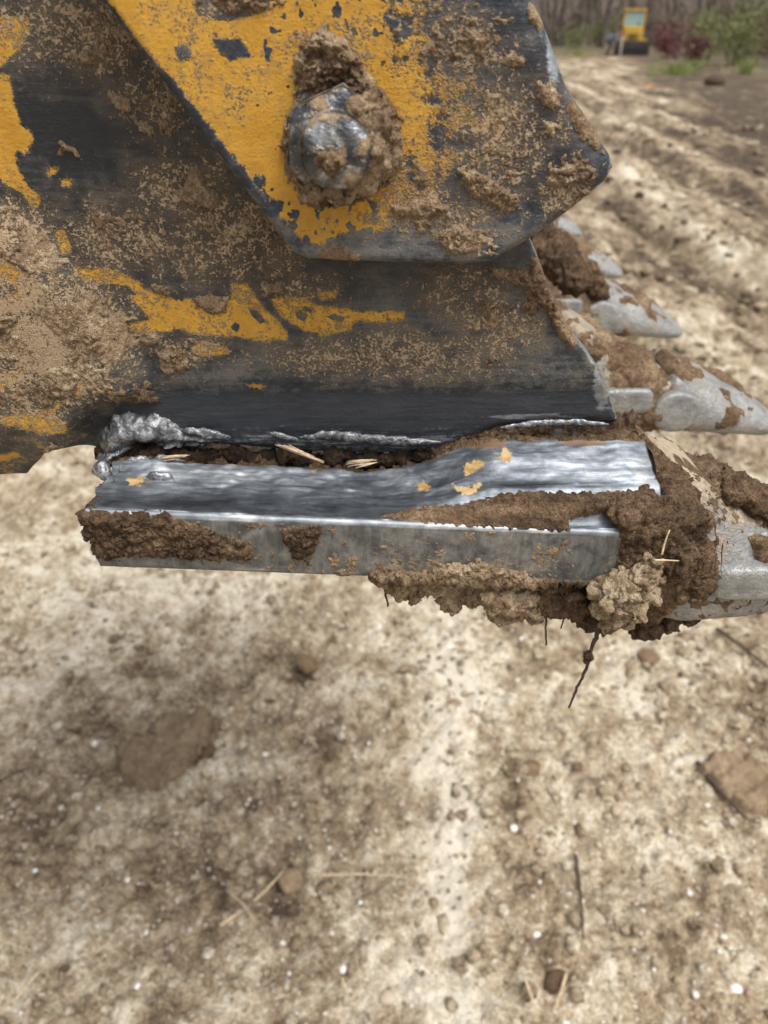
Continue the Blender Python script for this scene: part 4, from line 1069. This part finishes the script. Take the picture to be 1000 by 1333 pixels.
    for sgn in (-1, 1):
        v, f = ellipsoid((0.217, yc + sgn * 0.0435, 1.330), 0.022, 0.0075, 0.0115, q=0.5, e=0.4)
        child_of_mesh(make('lock_lug', v, f, CAST, None, dict(dst=np.full(len(v), 0.24))), ad)

# ---------------- crumbling clumps that cling to and hang from the lip
def clump(name, balls, vox, seed, mat=MUD, tone=0.5, amp=0.004, size=0.012, grain=0.004, parent=None, label=None, cat='mud', group=None):
    bm = bmesh.new()
    for p, r_ in balls:
        bmesh.ops.create_icosphere(bm, subdivisions=2, radius=r_, matrix=Matrix.Translation(p))
    me = bpy.data.meshes.new('tmp'); bm.to_mesh(me); bm.free()
    ob = bpy.data.objects.new('tmp', me); COL.objects.link(ob)
    md = ob.modifiers.new('r', 'REMESH'); md.mode = 'VOXEL'; md.voxel_size = vox
    sm = ob.modifiers.new('s', 'SMOOTH'); sm.iterations = 3; sm.factor = 0.5
    dg = bpy.context.evaluated_depsgraph_get(); ev = ob.evaluated_get(dg); m2 = ev.to_mesh()
    n = len(m2.vertices); co = np.empty(n * 3); m2.vertices.foreach_get('co', co); co = co.reshape(-1, 3)
    no = np.empty(n * 3); m2.vertex_normals.foreach_get('vector', no); no = no.reshape(-1, 3)
    faces = np.empty(len(m2.loops), np.int32); m2.loops.foreach_get('vertex_index', faces)
    tot = np.empty(len(m2.polygons), np.int32); m2.polygons.foreach_get('loop_total', tot)
    faces = faces.reshape(-1, 4) if (tot == 4).all() else None
    fl = faces if faces is not None else [tuple(p.vertices) for p in m2.polygons]
    wp = co + 0.0012 * np.stack([fbm(co, grain * 1.2, 2, seed + 11 + q) for q in range(3)], -1)
    d = amp * fbm(co, size, 3, seed) + grain * 1.1 * (crumbs(wp, grain * 1.3, seed + 1) - 0.25) * 0.7 + 0.5 * grain * (crumbs(wp, grain * 0.6, seed + 2) - 0.2)
    d += grain * 0.9 * (billow(co, grain * 1.1, 3, seed + 4, 0.75) - 0.4)
    d *= 0.35 + 0.8 * sstep(fbm(co, size * 2.0, 2, seed + 31), -0.35, 0.35)
    d -= amp * 1.0 * np.clip(0.16 - billow(co, size * 1.3, 2, seed + 5), 0, 1) * 6
    co2 = co + no * d[:, None]
    ev.to_mesh_clear(); bpy.data.objects.remove(ob); bpy.data.meshes.remove(me)
    tn = tone + 0.2 * fbm(co, size * 1.2, 3, seed + 7)
    o = make(name, co2, fl, mat, parent, dict(tone=tn))
    if label: tag(o, label, cat, group)
    return o
def balls_px(lst, seed=0, extra=3):
    """named lumps plus small crumbs stuck round each of them"""
    rr = random.Random(seed + 5); out = []
    for u, v, Y, r_ in lst:
        c = V3(u, v, Y); out.append((c, r_ * .86))
        for _ in range(extra):
            d = Vector((rr.gauss(0, 1), rr.gauss(0, 1), rr.gauss(0, 1))).normalized(); out.append((c + d * r_ * rr.uniform(.6, .95), r_ * rr.uniform(.25, .45)))
    return out
clump('mud_clump', balls_px([(492, 750, .350, .006), (505, 756, .352, .007), (520, 757, .352, .009), (545, 760, .354, .009), (570, 760, .350, .010), (595, 764, .352, .011), (620, 762, .348, .012), (645, 770, .346, .014), (665, 780, .346, .013), (684, 794, .348, .009), (655, 796, .350, .008), (672, 800, .347, .007), (540, 772, .352, .007), (515, 768, .352, .006), (590, 778, .350, .007), (615, 778, .349, .008), (694, 770, .350, .009), (640, 752, .342, .007), (560, 752, .346, .007)], 1, 5),
      0.0010, 501, tone=0.80, amp=0.005, size=0.014, grain=0.0042, label='long crumbly tan mud clump hanging under the middle of the bucket lip')
clump('crack_dirt_fill', balls_px([(150 + 22 * i, 596 + 3 * math.sin(i * 1.7), .403 + .003 * math.sin(i * 2.3), .0065 + .002 * math.sin(i * 3.1)) for i in range(21)] + [(135, 590, .404, .007), (150, 586, .405, .008), (175, 584, .406, .008), (205, 584, .406, .007), (235, 584, .406, .006)], 9, 2),
      0.0014, 651, tone=0.12, amp=0.003, size=0.010, grain=0.003, label='dirt filling the open crack between side plate and lip, toned dark as its shade')  # dirt added to close the see-through gap; dark tone stands for its shade
clump('mud_clump', balls_px([(118, 672, .338, .006), (124, 690, .338, .007), (134, 708, .338, .007), (150, 716, .338, .006), (128, 660, .345, .005), (138, 640, .36, .004), (180, 720, .339, .004)], 12, 4),
      0.0010, 661, tone=0.36, amp=0.003, size=0.010, grain=0.003, label='dark brown mud stuck to the left end of the lip')
clump('mud_clump', balls_px([(700, 772, .350, .010), (725, 782, .350, .011), (750, 788, .350, .010), (772, 800, .352, .010), (740, 770, .348, .012), (785, 760, .346, .010), (715, 765, .350, .010), (790, 808, .356, .010), (840, 812, .36, .010), (870, 808, .362, .008), (900, 803, .365, .007)], 32, 4),
      0.0013, 521, tone=0.40, amp=0.004, size=0.012, grain=0.0036, label='dark brown mud packed under the right end of the bucket lip')
clump('mud_clump', balls_px([(798, 772, .328, .011), (818, 765, .326, .010), (836, 748, .326, .008), (852, 738, .328, .006), (846, 728, .330, .0045), (800, 797, .331, .009), (782, 792, .331, .007), (790, 812, .334, .006), (822, 786, .330, .010), (846, 772, .332, .007), (812, 806, .333, .006), (860, 752, .333, .004), (778, 770, .330, .006), (806, 752, .330, .006)], 33, 5),
      0.0009, 541, tone=0.84, amp=0.006, size=0.011, grain=0.0034, label='pale sandy lump stuck to the dark mud at the lip corner')
clump('mud_clump', balls_px([(815, 665, .345, .012), (835, 680, .345, .016), (860, 690, .345, .018), (880, 670, .35, .016), (865, 720, .345, .018), (840, 720, .342, .014), (815, 700, .342, .009), (890, 710, .348, .016), (905, 740, .350, .013), (880, 755, .350, .014), (840, 650, .352, .008), (900, 680, .352, .012), (925, 755, .352, .008), (880, 640, .37, .010), (868, 610, .39, .008), (875, 625, .385, .009)], 34, 4),
      0.0013, 561, tone=0.45, amp=0.0045, size=0.014, grain=0.0038, label='large dark brown mud mass wedged between the lip and the nearest tooth')
clump('mud_clump', balls_px([(945, 628, .375, .008), (965, 640, .372, .010), (985, 652, .37, .011), (1005, 664, .37, .011), (1030, 680, .37, .010), (950, 640, .37, .008), (1000, 640, .385, .006)], 35, 4),
      0.0013, 581, tone=0.44, amp=0.003, size=0.010, grain=0.003, label='dark mud ridge lying on top of the nearest tooth adapter')
clump('mud_clump', balls_px([(462, 208, .328, .006), (474, 190, .330, .008), (480, 165, .334, .009), (484, 212, .334, .008), (468, 232, .333, .008), (442, 248, .334, .007), (410, 252, .338, .006), (466, 146, .333, .006), (494, 190, .343, .010), (478, 140, .340, .006), (428, 207, .3195, .0045), (440, 204, .3195, .004), (433, 214, .320, .0035)], 36, 4),
      0.0010, 601, tone=0.68, amp=0.003, size=0.009, grain=0.0032, label='tan mud smeared over the right side of the big bolt nut')
clump('mud_clump', balls_px([(695, 300, .80, .02), (705, 318, .80, .022), (720, 330, .78, .024), (735, 345, .74, .02), (748, 362, .72, .02)], 41, 4),
      0.003, 621, tone=0.40, amp=0.006, size=0.02, grain=0.006, label='dark mud heaped on the second tooth adapter beside the side plate edge')
clump('mud_clump', balls_px([(765, 352, .86, .016), (772, 368, .86, .016), (748, 345, .86, .018), (775, 380, .86, .012), (730, 328, .87, .018)], 42, 4),
      0.003, 631, tone=0.42, amp=0.006, size=0.02, grain=0.006, label='brown mud heaped on the third tooth adapter farther back')
# fibres in the crack: a splintered stick and a pale tuft
def splinter(name, a, b, n, spread, rad, label, seed):
    rr = random.Random(seed); vs = []; fs = []
    for _ in range(n):
        o1 = Vector((rr.uniform(-1, 1), rr.uniform(-1, 1), rr.uniform(-1, 1))) * spread; o2 = Vector((rr.uniform(-1, 1), rr.uniform(-1, 1), rr.uniform(-1, 1))) * spread * 0.5
        t0, t1 = rr.uniform(0, 0.25), rr.uniform(0.7, 1)
        p = [a.lerp(b, t0) + o1, a.lerp(b, (t0 + t1) / 2) + (o1 + o2) / 2, a.lerp(b, t1) + o2]
        v, f = tube(None, p, [rad * .5, rad, rad * .3], None, seg=5)
        k = len(vs); vs += [tuple(q) for q in v]; fs += [tuple(i + k for i in q) for q in f]
    return tag(make(name, vs, fs, WOOD), label, 'splinter')
splinter('wood_splinter', V3(360, 578, .386), V3(424, 603, .380), 14, 0.0016, 0.0007, 'splintered pale stick jammed in the crack above the lip', 3)
splinter('wood_splinter', V3(452, 604, .384), V3(490, 600, .384), 16, 0.0022, 0.0006, 'short pale fibrous tuft in the crack right of the splintered stick', 5)
splinter('wood_splinter', V3(205, 598, .384), V3(250, 592, .384), 8, 0.0016, 0.0006, 'small fibre bundle in the crack beside the silver weld', 6)
# roots
def root(pts, r0, r1, label, seed, knots=()):
    rr = random.Random(seed); P_ = []
    for i in range(len(pts) - 1):
        a, b = V3(*pts[i]), V3(*pts[i + 1])
        for t in np.linspace(0, 1, 6, endpoint=False): P_.append(a.lerp(b, t) + Vector((rr.uniform(-1, 1), rr.uniform(-1, 1), rr.uniform(-1, 1))) * 0.0004)
    P_.append(V3(*pts[-1])); n = len(P_)
    return tag(tube('root', P_, [r0 + (r1 - r0) * i / (n - 1) for i in range(n)], TWIG, seg=7, jitter=0.18, seed=seed), label, 'root')
rt_ = root([(779, 812, .335), (776, 830, .335), (768, 850, .335), (764, 870, .336), (752, 895, .336), (741, 921, .336)], 0.0014, 0.0007, 'long thin dark root hanging below the lip corner', 1)
c_ = clump('soil_knot', balls_px([(766, 852, .335, .0028), (764, 860, .335, .0026), (768, 857, .334, .0022)]), 0.0006, 641, tone=0.4, amp=0.001, size=0.004, grain=0.0014)
child_of_mesh(c_, rt_)
root([(710, 785, .345), (711, 812, .345), (711, 840, .345)], 0.0009, 0.0005, 'short straight root hanging left of the lip corner', 2)
root([(501, 758, .35), (502, 772, .35), (505, 789, .35)], 0.0008, 0.0006, 'tiny root stub at the left end of the tan mud clump', 3)
root([(732, 795, .345), (733, 808, .345), (730, 818, .345)], 0.0005, 0.0004, 'hair-thin root between the two longer hanging roots', 4)
straw_bit(V3(862, 722, .322), V3(872, 690, .324), 0.0007, 'pale straw standing in the dark mud by the nearest tooth', 8)
straw_bit(V3(852, 729, .321), V3(884, 730, .322), 0.0006, 'thin straw lying level in the dark mud by the nearest tooth', 9)

# ================================================================== far ground cover, woodland, machine and worker
def gxy(u, v):
    q = on_ground(u, v); return float(q[0]), float(q[1])
# wooded rise that closes the view
nx_, ny_ = 70, 18
hx = np.linspace(-260, 330, nx_); hy = np.linspace(92, 260, ny_)
HX, HY = np.meshgrid(hx, hy)
HZ = 26 * sstep(HY, 92, 190) + 2.2 * fbm(np.stack([HX, HY], -1), 35, 4, 831) - 0.8
t = NT('leaf_litter'); n1 = t.noise(3.0, 6, 0.6); n2 = t.noise(0.6, 4)
LITTER = t.out(t.mix(t.add(t.mul(n1, .7), t.mul(n2, .3)), (0.07, 0.052, 0.042), (0.16, 0.125, 0.10)), 0.95)
tag(make('hill', np.stack([HX, HY, HZ], -1).reshape(-1, 3), grid_faces(ny_, nx_), LITTER), kind='structure')

BARK = plain('tree_bark', (0.11, 0.092, 0.08), 0.9, 0, 0.4, 0.4)
TWIGS = plain('bare_twigs', (0.12, 0.098, 0.085), 0.9, 0, 0.3, 0.8)
def make_tree(seed):
    rr = random.Random(seed); H = rr.uniform(11, 17); tv, tf = [], []
    lean = Vector((rr.uniform(-.04, .04), rr.uniform(-.04, .04), 0)); r0 = rr.uniform(.11, .2)
    spine = [Vector((0, 0, -0.3)) + (lean * z + Vector((0, 0, 1))) * z + Vector((rr.uniform(-.08, .08), rr.uniform(-.08, .08), 0)) for z in np.linspace(0, H, 9)]
    tv, tf = tube(None, spine, [r0 * (1 - .93 * i / 8) for i in range(9)], None, seg=7)
    cv, cf = [], []
    def addt(p, r, seg=4):
        v, f = tube(None, p, r, None, seg=seg, caps=False); k = len(cv); cv.extend(v); cf.extend(tuple(i + k for i in q) for q in f)
    for b in range(rr.randint(14, 20)):
        tt = rr.uniform(0.18, 0.98); i = min(int(tt * 8), 7); base = spine[i].lerp(spine[i + 1], tt * 8 - i)
        az = rr.uniform(0, 6.28); L = rr.uniform(1.2, 3.4) * (1.15 - tt * .6)
        d = Vector((math.cos(az), math.sin(az), rr.uniform(.35, 1.1))).normalized()
        tip = base + d * L + Vector((0, 0, .25 * L)); mid = base + d * L * .5
        addt([base, mid, tip], [.045, .028, .008])
        for _ in range(9):
            u = rr.uniform(.25, 1); s = base.lerp(tip, u); dd = (d + Vector((rr.uniform(-.9, .9), rr.uniform(-.9, .9), rr.uniform(-.1, .9)))).normalized()
            l2 = rr.uniform(.4, 1.2); e = s + dd * l2
            addt([s, e], [.014, .004], 3)
            for _ in range(3):
                s2 = s.lerp(e, rr.uniform(.3, 1)); d3 = (dd + Vector((rr.uniform(-1, 1), rr.uniform(-1, 1), rr.uniform(-.3, .8)))).normalized()
                addt([s2, s2 + d3 * rr.uniform(.25, .6)], [.009, .003], 3)
    return (tv, tf, cv, cf)
TREES = []
for s in range(6):
    tv, tf, cv, cf = make_tree(100 + s)
    ms = []
    for nm, v, f, m in (('trunk', tv, tf, BARK), ('crown', cv, cf, TWIGS)):
        me = bpy.data.meshes.new(nm); me.from_pydata([tuple(q) for q in v], [], f); me.materials.append(m); ms.append(me)
    TREES.append(ms)
def hill_z(x, y): return 26 * float(sstep(np.array(y), 92, 190)) - 0.5
rt2 = random.Random(5)
for i in range(150):
    y = rt2.uniform(70, 125) if i > 30 else rt2.uniform(66, 80)
    x = y * rt2.uniform(0.08, 0.62) if i % 5 else y * rt2.uniform(-0.8, 1.1)
    e = empty('bare_tree', (x, y, hill_z(x, y)))
    e.rotation_euler.z = rt2.uniform(0, 6.28); e.scale = (1, 1, rt2.uniform(.85, 1.2))
    for me, nm in zip(TREES[i % 6], ('trunk', 'crown')):
        o = bpy.data.objects.new(nm, me); COL.objects.link(o); o.parent = e
    tag(e, 'leafless grey brown tree in the woodland behind the far machine', 'tree', 'bare trees of the far woodland')

def leaf_mat(name, a, b):
    t = NT(name); n = t.noise(0.35, 3); return t.out(t.mix(n, a, b), 0.7)
GREENL = leaf_mat('yellow_green_leaves', (0.085, 0.10, 0.028), (0.21, 0.22, 0.075))
REDL = leaf_mat('wine_red_leaves', (0.075, 0.022, 0.025), (0.17, 0.055, 0.05))
BROWNL = leaf_mat('brown_dry_leaves', (0.10, 0.075, 0.05), (0.22, 0.165, 0.115))
GRASS = leaf_mat('fresh_grass', (0.13, 0.165, 0.04), (0.30, 0.33, 0.10))
def shrub(name, x, y, rx, ry, h, n, leaf, mat, seed, label, cat='shrub', stems=9, group=None):
    q = np.random.RandomState(seed); z0 = ground_z(x, y)
    e = empty(name, (x, y, z0)); tag(e, label, cat, group)
    rr = random.Random(seed); sv, sf, tips = [], [], []
    for _ in range(stems):
        a = rr.uniform(0, 6.28); k = rr.uniform(.2, 1)
        tip = Vector((x + rx * k * math.cos(a), y + ry * k * math.sin(a), z0 + h * rr.uniform(.5, 1)))
        b = Vector((x + rx * .15 * math.cos(a), y + ry * .15 * math.sin(a), z0 - .05))
        v, f = tube(None, [b, b.lerp(tip, .5) + Vector((0, 0, .08 * h)), tip], [.03 * h / 2, .018 * h / 2, .005], None, seg=5, caps=False)
        kk = len(sv); sv += [tuple(p) for p in v]; sf += [tuple(i + kk for i in g) for g in f]; tips.append((b, tip))
    make('stem', sv, sf, BARK, e)
    vs = np.empty((n, 4, 3))
    for i in range(n):
        b, tip = tips[q.randint(len(tips))]; c = np.array(b.lerp(tip, q.uniform(.3, 1.05))) + q.normal(0, 1, 3) * np.array([rx, ry, h * .6]) * .17
        c[2] = max(c[2], z0 + .03)
        u = q.normal(0, 1, 3); u /= np.linalg.norm(u); w_ = np.cross(u, q.normal(0, 1, 3)); w_ /= np.linalg.norm(w_)
        s = leaf * q.uniform(.6, 1.3)
        vs[i] = [c - u * s, c - w_ * s * .45, c + u * s, c + w_ * s * .45]
    make('foliage', vs.reshape(-1, 3), np.arange(n * 4).reshape(n, 4), mat, e, smooth=False)
    return e
x, y = gxy(958, 86); shrub('green_shrub', x, y, 1.9, 1.4, 2.7, 1700, .085, GREENL, 1, 'large yellow green shrub at the top right corner')
x, y = gxy(915, 78); shrub('green_shrub', x, y, 1.2, 1.1, 2.0, 700, .08, GREENL, 2, 'smaller yellow green shrub left of the large one')
x, y = gxy(745, 64); shrub('green_shrub', x, y, 1.5, 1.2, 1.5, 600, .09, GREENL, 3, 'low olive shrub left of the worker')
x, y = gxy(778, 62); shrub('green_shrub', x, y, 1.8, 1.5, 2.2, 700, .10, GREENL, 4, 'thin green shrub behind the worker')
x, y = gxy(872, 76); shrub('red_shrub', x, y, 1.2, 1.0, 1.5, 900, .08, REDL, 5, 'dark red shrub right of the yellow bulldozer')
x, y = gxy(900, 82); shrub('red_shrub', x, y, 1.2, 1.0, 1.2, 800, .08, REDL, 6, 'low dark red shrub before the smaller green shrub')
x, y = gxy(940, 72); shrub('green_shrub', x, y, 2.4, 1.4, 2.6, 1100, .09, GREENL, 12, 'green shrub half hidden behind the large yellow green one')
x, y = gxy(855, 68); shrub('red_shrub', x, y, 1.6, 1.2, 1.7, 800, .09, REDL, 13, 'dull red shrub close behind the right side of the bulldozer')
x, y = gxy(992, 78); shrub('red_shrub', x, y, 1.7, 1.2, 1.6, 1100, .08, REDL, 7, 'dark red shrub at the right edge behind the green shrub')
x, y = gxy(1040, 84); shrub('red_shrub', x, y, 1.6, 1.2, 1.4, 800, .08, REDL, 8, 'dark red shrub beyond the right edge of the picture')
for i, (u, v) in enumerate([(725, 60), (760, 56), (856, 60), (885, 62), (925, 62), (965, 62), (1010, 64), (800, 52), (840, 52), (700, 56), (940, 54), (900, 52), (985, 52), (780, 56), (820, 56), (870, 55), (745, 54), (715, 52), (960, 57), (915, 58), (1000, 57)]):
    x, y = gxy(u, v); shrub('dry_brush', x, y, 3.4, 1.6, 2.6 + .7 * (i % 3), 800, .12, BROWNL, 20 + i, 'brown leafless brush at the foot of the far woodland', 'brush', 12, 'dry brush along the woodland edge')
def grass_tuft(u, v, r_, h, n, seed, label):
    q = np.random.RandomState(seed); x, y = gxy(u, v); vs = []; fs = []
    for i in range(n):
        a = q.uniform(0, 6.28); rr = r_ * abs(q.normal(0, .55)); bx, by = x + rr * math.cos(a), y + rr * math.sin(a) * .8; z = ground_z(bx, by)
        d = q.normal(0, .35, 2) * h; hh = h * q.uniform(.5, 1.1); w_ = q.normal(0, 1, 2); w_ = w_ / np.linalg.norm(w_) * .014
        k = len(vs); vs += [(bx - w_[0], by - w_[1], z - .02), (bx + w_[0], by + w_[1], z - .02), (bx + d[0] * .5 + w_[0] * .7, by + d[1] * .5 + w_[1] * .7, z + hh * .6), (bx + d[0], by + d[1], z + hh)]
        fs += [(k, k + 1, k + 2), (k, k + 2, k + 3)]
    return tag(make('grass_tuft', vs, fs, GRASS, smooth=False), label, 'grass', kind='stuff')
grass_tuft(880, 97, 1.15, .42, 260, 1, 'bright green grass tuft on the bare earth right of the bulldozer')
grass_tuft(905, 88, .6, .35, 110, 4, 'small green grass tuft just behind the bright one')
grass_tuft(970, 97, .4, .6, 90, 2, 'tall narrow green tuft below the large shrub')
grass_tuft(752, 72, 1.6, .3, 200, 3, 'pale green grass at the edge of the track left of the worker')
# one fallen orange leaf
LEAFO = plain('orange_leaf', (0.55, 0.24, 0.05), 0.7, 0, 0.2, 0.1)
g = gpt(845, 114); lv = [(-.16, 0, .02), (-.05, -.09, .05), (.10, -.08, .06), (.19, .0, .03), (.09, .09, .09), (-.06, .08, .07)]
tag(make('fallen_leaf', [(g.x + a, g.y + b, g.z + c) for a, b, c in lv] + [(g.x, g.y, g.z + .04)], [(i, (i + 1) % 6, 6) for i in range(6)], LEAFO), 'orange leaf scrap lying on the track below the bulldozer', 'leaf')

# ---------------- bulldozer, seen from the front
YP = plain('machine_yellow', (0.60, 0.36, 0.03), 0.45, 0, 0.12, 0.3)
DK = plain('machine_black', (0.018, 0.018, 0.018), 0.6, 0, 0.3, 0.2)
BL = plain('blade_steel', (0.03, 0.027, 0.025), 0.6, 0.2, 0.4, 0.3)
t = NT('cab_glass'); GLASS = t.out((0.28, 0.42, 0.45), 0.08, 0.0, spec=0.6)
bx_, by_ = gxy(832, 73)
dz = empty('bulldozer', (0, 0, 0)); tag(dz, 'small yellow bulldozer with glazed cab and black blade facing the camera', 'bulldozer')
def dbox(name, parts, mat, parent=dz, bev=.02):
    bm = bmesh.new()
    for c, s in parts: bm_box(bm, c, s, bev)
    return bm_obj(name, bm, mat, parent)
# blade: curved mouldboard
bm = bmesh.new(); n = 9; fr, bk = [], []
for i in range(n):
    a = -0.55 + 1.1 * i / (n - 1); z = .04 + .84 * i / (n - 1); yo = -2.05 + .16 * (1 - math.cos(a) / math.cos(.55)) * 2.2
    fr.append((yo, z)); bk.append((yo + .07, z))
prof2 = fr + bk[::-1]
a_ = [bm.verts.new((-1.12, p[0], p[1])) for p in prof2]; b_ = [bm.verts.new((1.16, p[0], p[1])) for p in prof2]
m = len(prof2)
for i in range(m): bm.faces.new((a_[i], a_[(i + 1) % m], b_[(i + 1) % m], b_[i]))
bm.faces.new(a_[::-1]); bm.faces.new(b_)
blade = bm_obj('blade', bm, BL, dz)
child_of_mesh(dbox('cutting_edge', [((0, -2.10, .10), (2.3, .05, .16))], BL, None, .008), blade)
for s in (-1, 1):
    dbox('push_arm', [((s * 1.0, -1.2, .42), (.13, 1.7, .2))], YP)
    # track: rounded loop with grousers
    bm = bmesh.new(); loop = []
    for i in range(12): a = math.pi / 2 + math.pi * i / 11; loop.append((-1.0 + .36 * math.cos(a), .40 + .36 * math.sin(a)))
    for i in range(12): a = -math.pi / 2 + math.pi * i / 11; loop.append((1.0 + .36 * math.cos(a), .40 + .36 * math.sin(a)))
    w0, w1 = s * .58, s * .98
    A = [bm.verts.new((w0, p[0], p[1])) for p in loop]; B = [bm.verts.new((w1, p[0], p[1])) for p in loop]
    for i in range(24): bm.faces.new((A[i], A[(i + 1) % 24], B[(i + 1) % 24], B[i]))
    bm.faces.new(A[::-1]); bm.faces.new(B)
    tr = bm_obj('track', bm, DK, dz)
    bm = bmesh.new()
    for i in range(24):
        p, q_ = loop[i], loop[(i + 1) % 24]
        for tt in ((0, .5) if math.hypot(p[0] - q_[0], p[1] - q_[1]) < .3 else np.linspace(0, .95, 9)):
            cy, cz = p[0] + (q_[0] - p[0]) * tt, p[1] + (q_[1] - p[1]) * tt
            bm_box(bm, ((w0 + w1) / 2, cy, cz), (.42, .05, .05))
    gr_ = bm_obj('grousers', bm, BL, None); gr_['kind'] = 'stuff'; child_of_mesh(gr_, tr)
hood = dbox('hood', [((0, -.75, 1.12), (1.12, 1.3, 1.0))], YP, bev=.05)
child_of_mesh(dbox('grille', [((.0, -1.41, 1.08), (.62, .02, .34))], DK, None, .004), hood)
for k in range(5): child_of_mesh(dbox('grille_bar', [((-.24 + .12 * k, -1.425, 1.08), (.03, .02, .36))], YP, None, .004), hood)
for s in (-1, 1): child_of_mesh(dbox('headlight', [((s * .40, -1.42, 1.26), (.13, .06, .1))], GLASS, None, .015), hood)
dbox('exhaust_stack', [((.28, -.6, 1.62), (.08, .08, .55)), ((.28, -.62, 1.9), (.09, .16, .05))], DK)
dbox('fender', [((.78, .3, .86), (.5, 1.5, .06))], YP); dbox('fender', [((-.78, .3, .86), (.5, 1.5, .06))], YP)
cab = dbox('cab', [((0, .55, 1.25), (1.36, 1.2, .75))], YP, bev=.03)
child_of_mesh(dbox('cab_roof', [((0, .55, 2.56), (1.46, 1.35, .10))], YP, None, .03), cab)
for sx in (-1, 1):
    for sy in (-1, 1): child_of_mesh(dbox('cab_post', [((sx * .64, .55 + sy * .56, 2.06), (.08, .08, .88))], YP, None, .01), cab)
child_of_mesh(dbox('windscreen', [((0, -.01, 2.06), (1.2, .02, .86))], GLASS, None, .004), cab)
child_of_mesh(dbox('rear_window', [((0, 1.11, 2.06), (1.2, .02, .86))], GLASS, None, .004), cab)
for s in (-1, 1): child_of_mesh(dbox('side_window', [((s * .64, .55, 2.06), (.02, 1.0, .86))], GLASS, None, .004), cab)
dz.location = (bx_, by_ + 1.9, 0.0); dz.rotation_euler.z = math.radians(-15); dz.scale = (.86, .86, .88)
for o in dz.children: o.matrix_parent_inverse = Matrix()

# ---------------- worker bending beside the machine, and a pale marker stake
def person(x, y, rz):
    e = empty('person', (0, 0, 0)); tag(e, 'person in a grey blue jacket and dark trousers bending over beside the bulldozer', 'person')
    J = dict(pel=(0, 0, .80), lum=(.14, 0, .92), che=(.38, 0, 1.02), nec=(.54, 0, 1.04), hea=(.65, 0, 1.05), top=(.74, 0, 1.07),
             hl=(0, .10, .77), kl=(.20, .13, .46), al=(-.02, .13, .09), fl=(.16, .15, .05), hr=(0, -.10, .77), kr=(.24, -.13, .46), ar=(.02, -.13, .09), fr=(.20, -.15, .05),
             sl=(.44, .19, 1.02), el=(.50, .24, .74), wl=(.64, .18, .54), dl=(.69, .16, .46), sr=(.44, -.19, 1.02), er=(.52, -.24, .73), wr=(.66, -.18, .54), dr=(.71, -.16, .46))
    R_ = dict(pel=.15, lum=.15, che=.165, nec=.065, hea=.10, top=.085, hl=.10, kl=.07, al=.05, fl=.045, hr=.10, kr=.07, ar=.05, fr=.045, sl=.075, el=.05, wl=.04, dl=.04, sr=.075, er=.05, wr=.04, dr=.04)
    E = [('pel', 'lum'), ('lum', 'che'), ('che', 'nec'), ('nec', 'hea'), ('hea', 'top'), ('pel', 'hl'), ('hl', 'kl'), ('kl', 'al'), ('al', 'fl'), ('pel', 'hr'), ('hr', 'kr'), ('kr', 'ar'), ('ar', 'fr'),
         ('che', 'sl'), ('sl', 'el'), ('el', 'wl'), ('wl', 'dl'), ('che', 'sr'), ('sr', 'er'), ('er', 'wr'), ('wr', 'dr')]
    ks = list(J); me = bpy.data.meshes.new('body'); me.from_pydata([J[k] for k in ks], [(ks.index(a), ks.index(b)) for a, b in E], [])
    tmp = bpy.data.objects.new('tmp', me); COL.objects.link(tmp)
    tmp.modifiers.new('skin', 'SKIN'); sv = me.skin_vertices[0].data
    for i, k in enumerate(ks): sv[i].radius = (R_[k], R_[k])
    sv[0].use_root = True
    sb = tmp.modifiers.new('sub', 'SUBSURF'); sb.levels = 2
    dg = bpy.context.evaluated_depsgraph_get(); m2 = bpy.data.meshes.new_from_object(tmp.evaluated_get(dg)); bpy.data.objects.remove(tmp)
    m2.name = 'body'
    co = np.empty(len(m2.vertices) * 3); m2.vertices.foreach_get('co', co); co = co.reshape(-1, 3)
    SK = plain('skin', (0.45, 0.24, 0.18), .6, 0, .1, .2); JK = plain('jacket_cloth', (0.15, 0.19, 0.25), .9, 0, .2, .2); TRS = plain('trouser_cloth', (0.03, 0.045, 0.065), .9, 0, .2, .2)
    m2.materials.clear()
    for mm in (JK, TRS, SK): m2.materials.append(mm)
    for p in m2.polygons:
        c = co[list(p.vertices)].mean(0)
        p.material_index = 2 if (c[0] > .55 and c[2] > .88) or (c[0] > .58 and c[2] < .58) else (1 if c[2] < .82 and c[0] < .34 else 0)
        p.use_smooth = True
    b = bpy.data.objects.new('body', m2); COL.objects.link(b); b.parent = e
    v, f = ellipsoid((0.72, 0, 1.12), .11, .112, .08)
    o = make('cap', v, f, plain('red_cap', (0.35, 0.06, 0.06), .8)); child_of_mesh(o, e)
    for s in (-1, 1):
        v, f = ellipsoid((.10 + .02 * (s < 0), s * .14, .05), .15, .055, .055); child_of_mesh(make('boot', v, f, DK), e)
    e.location = (x, y, ground_z(x, y)); e.rotation_euler.z = rz
    return e
x, y = gxy(789, 72); person(x, y, math.radians(-18))
x, y = gxy(806, 79); t_ = NT('stake_wood'); tag(tube('marker_stake', [(x, y, -.1), (x + .01, y, .5), (x + .02, y, 1.05), (x + .02, y, 1.1)], [.035, .035, .033, .005], t_.out((0.6, 0.56, 0.5), .8), seg=4), 'pale wooden stake standing between the worker and the bulldozer', 'stake')
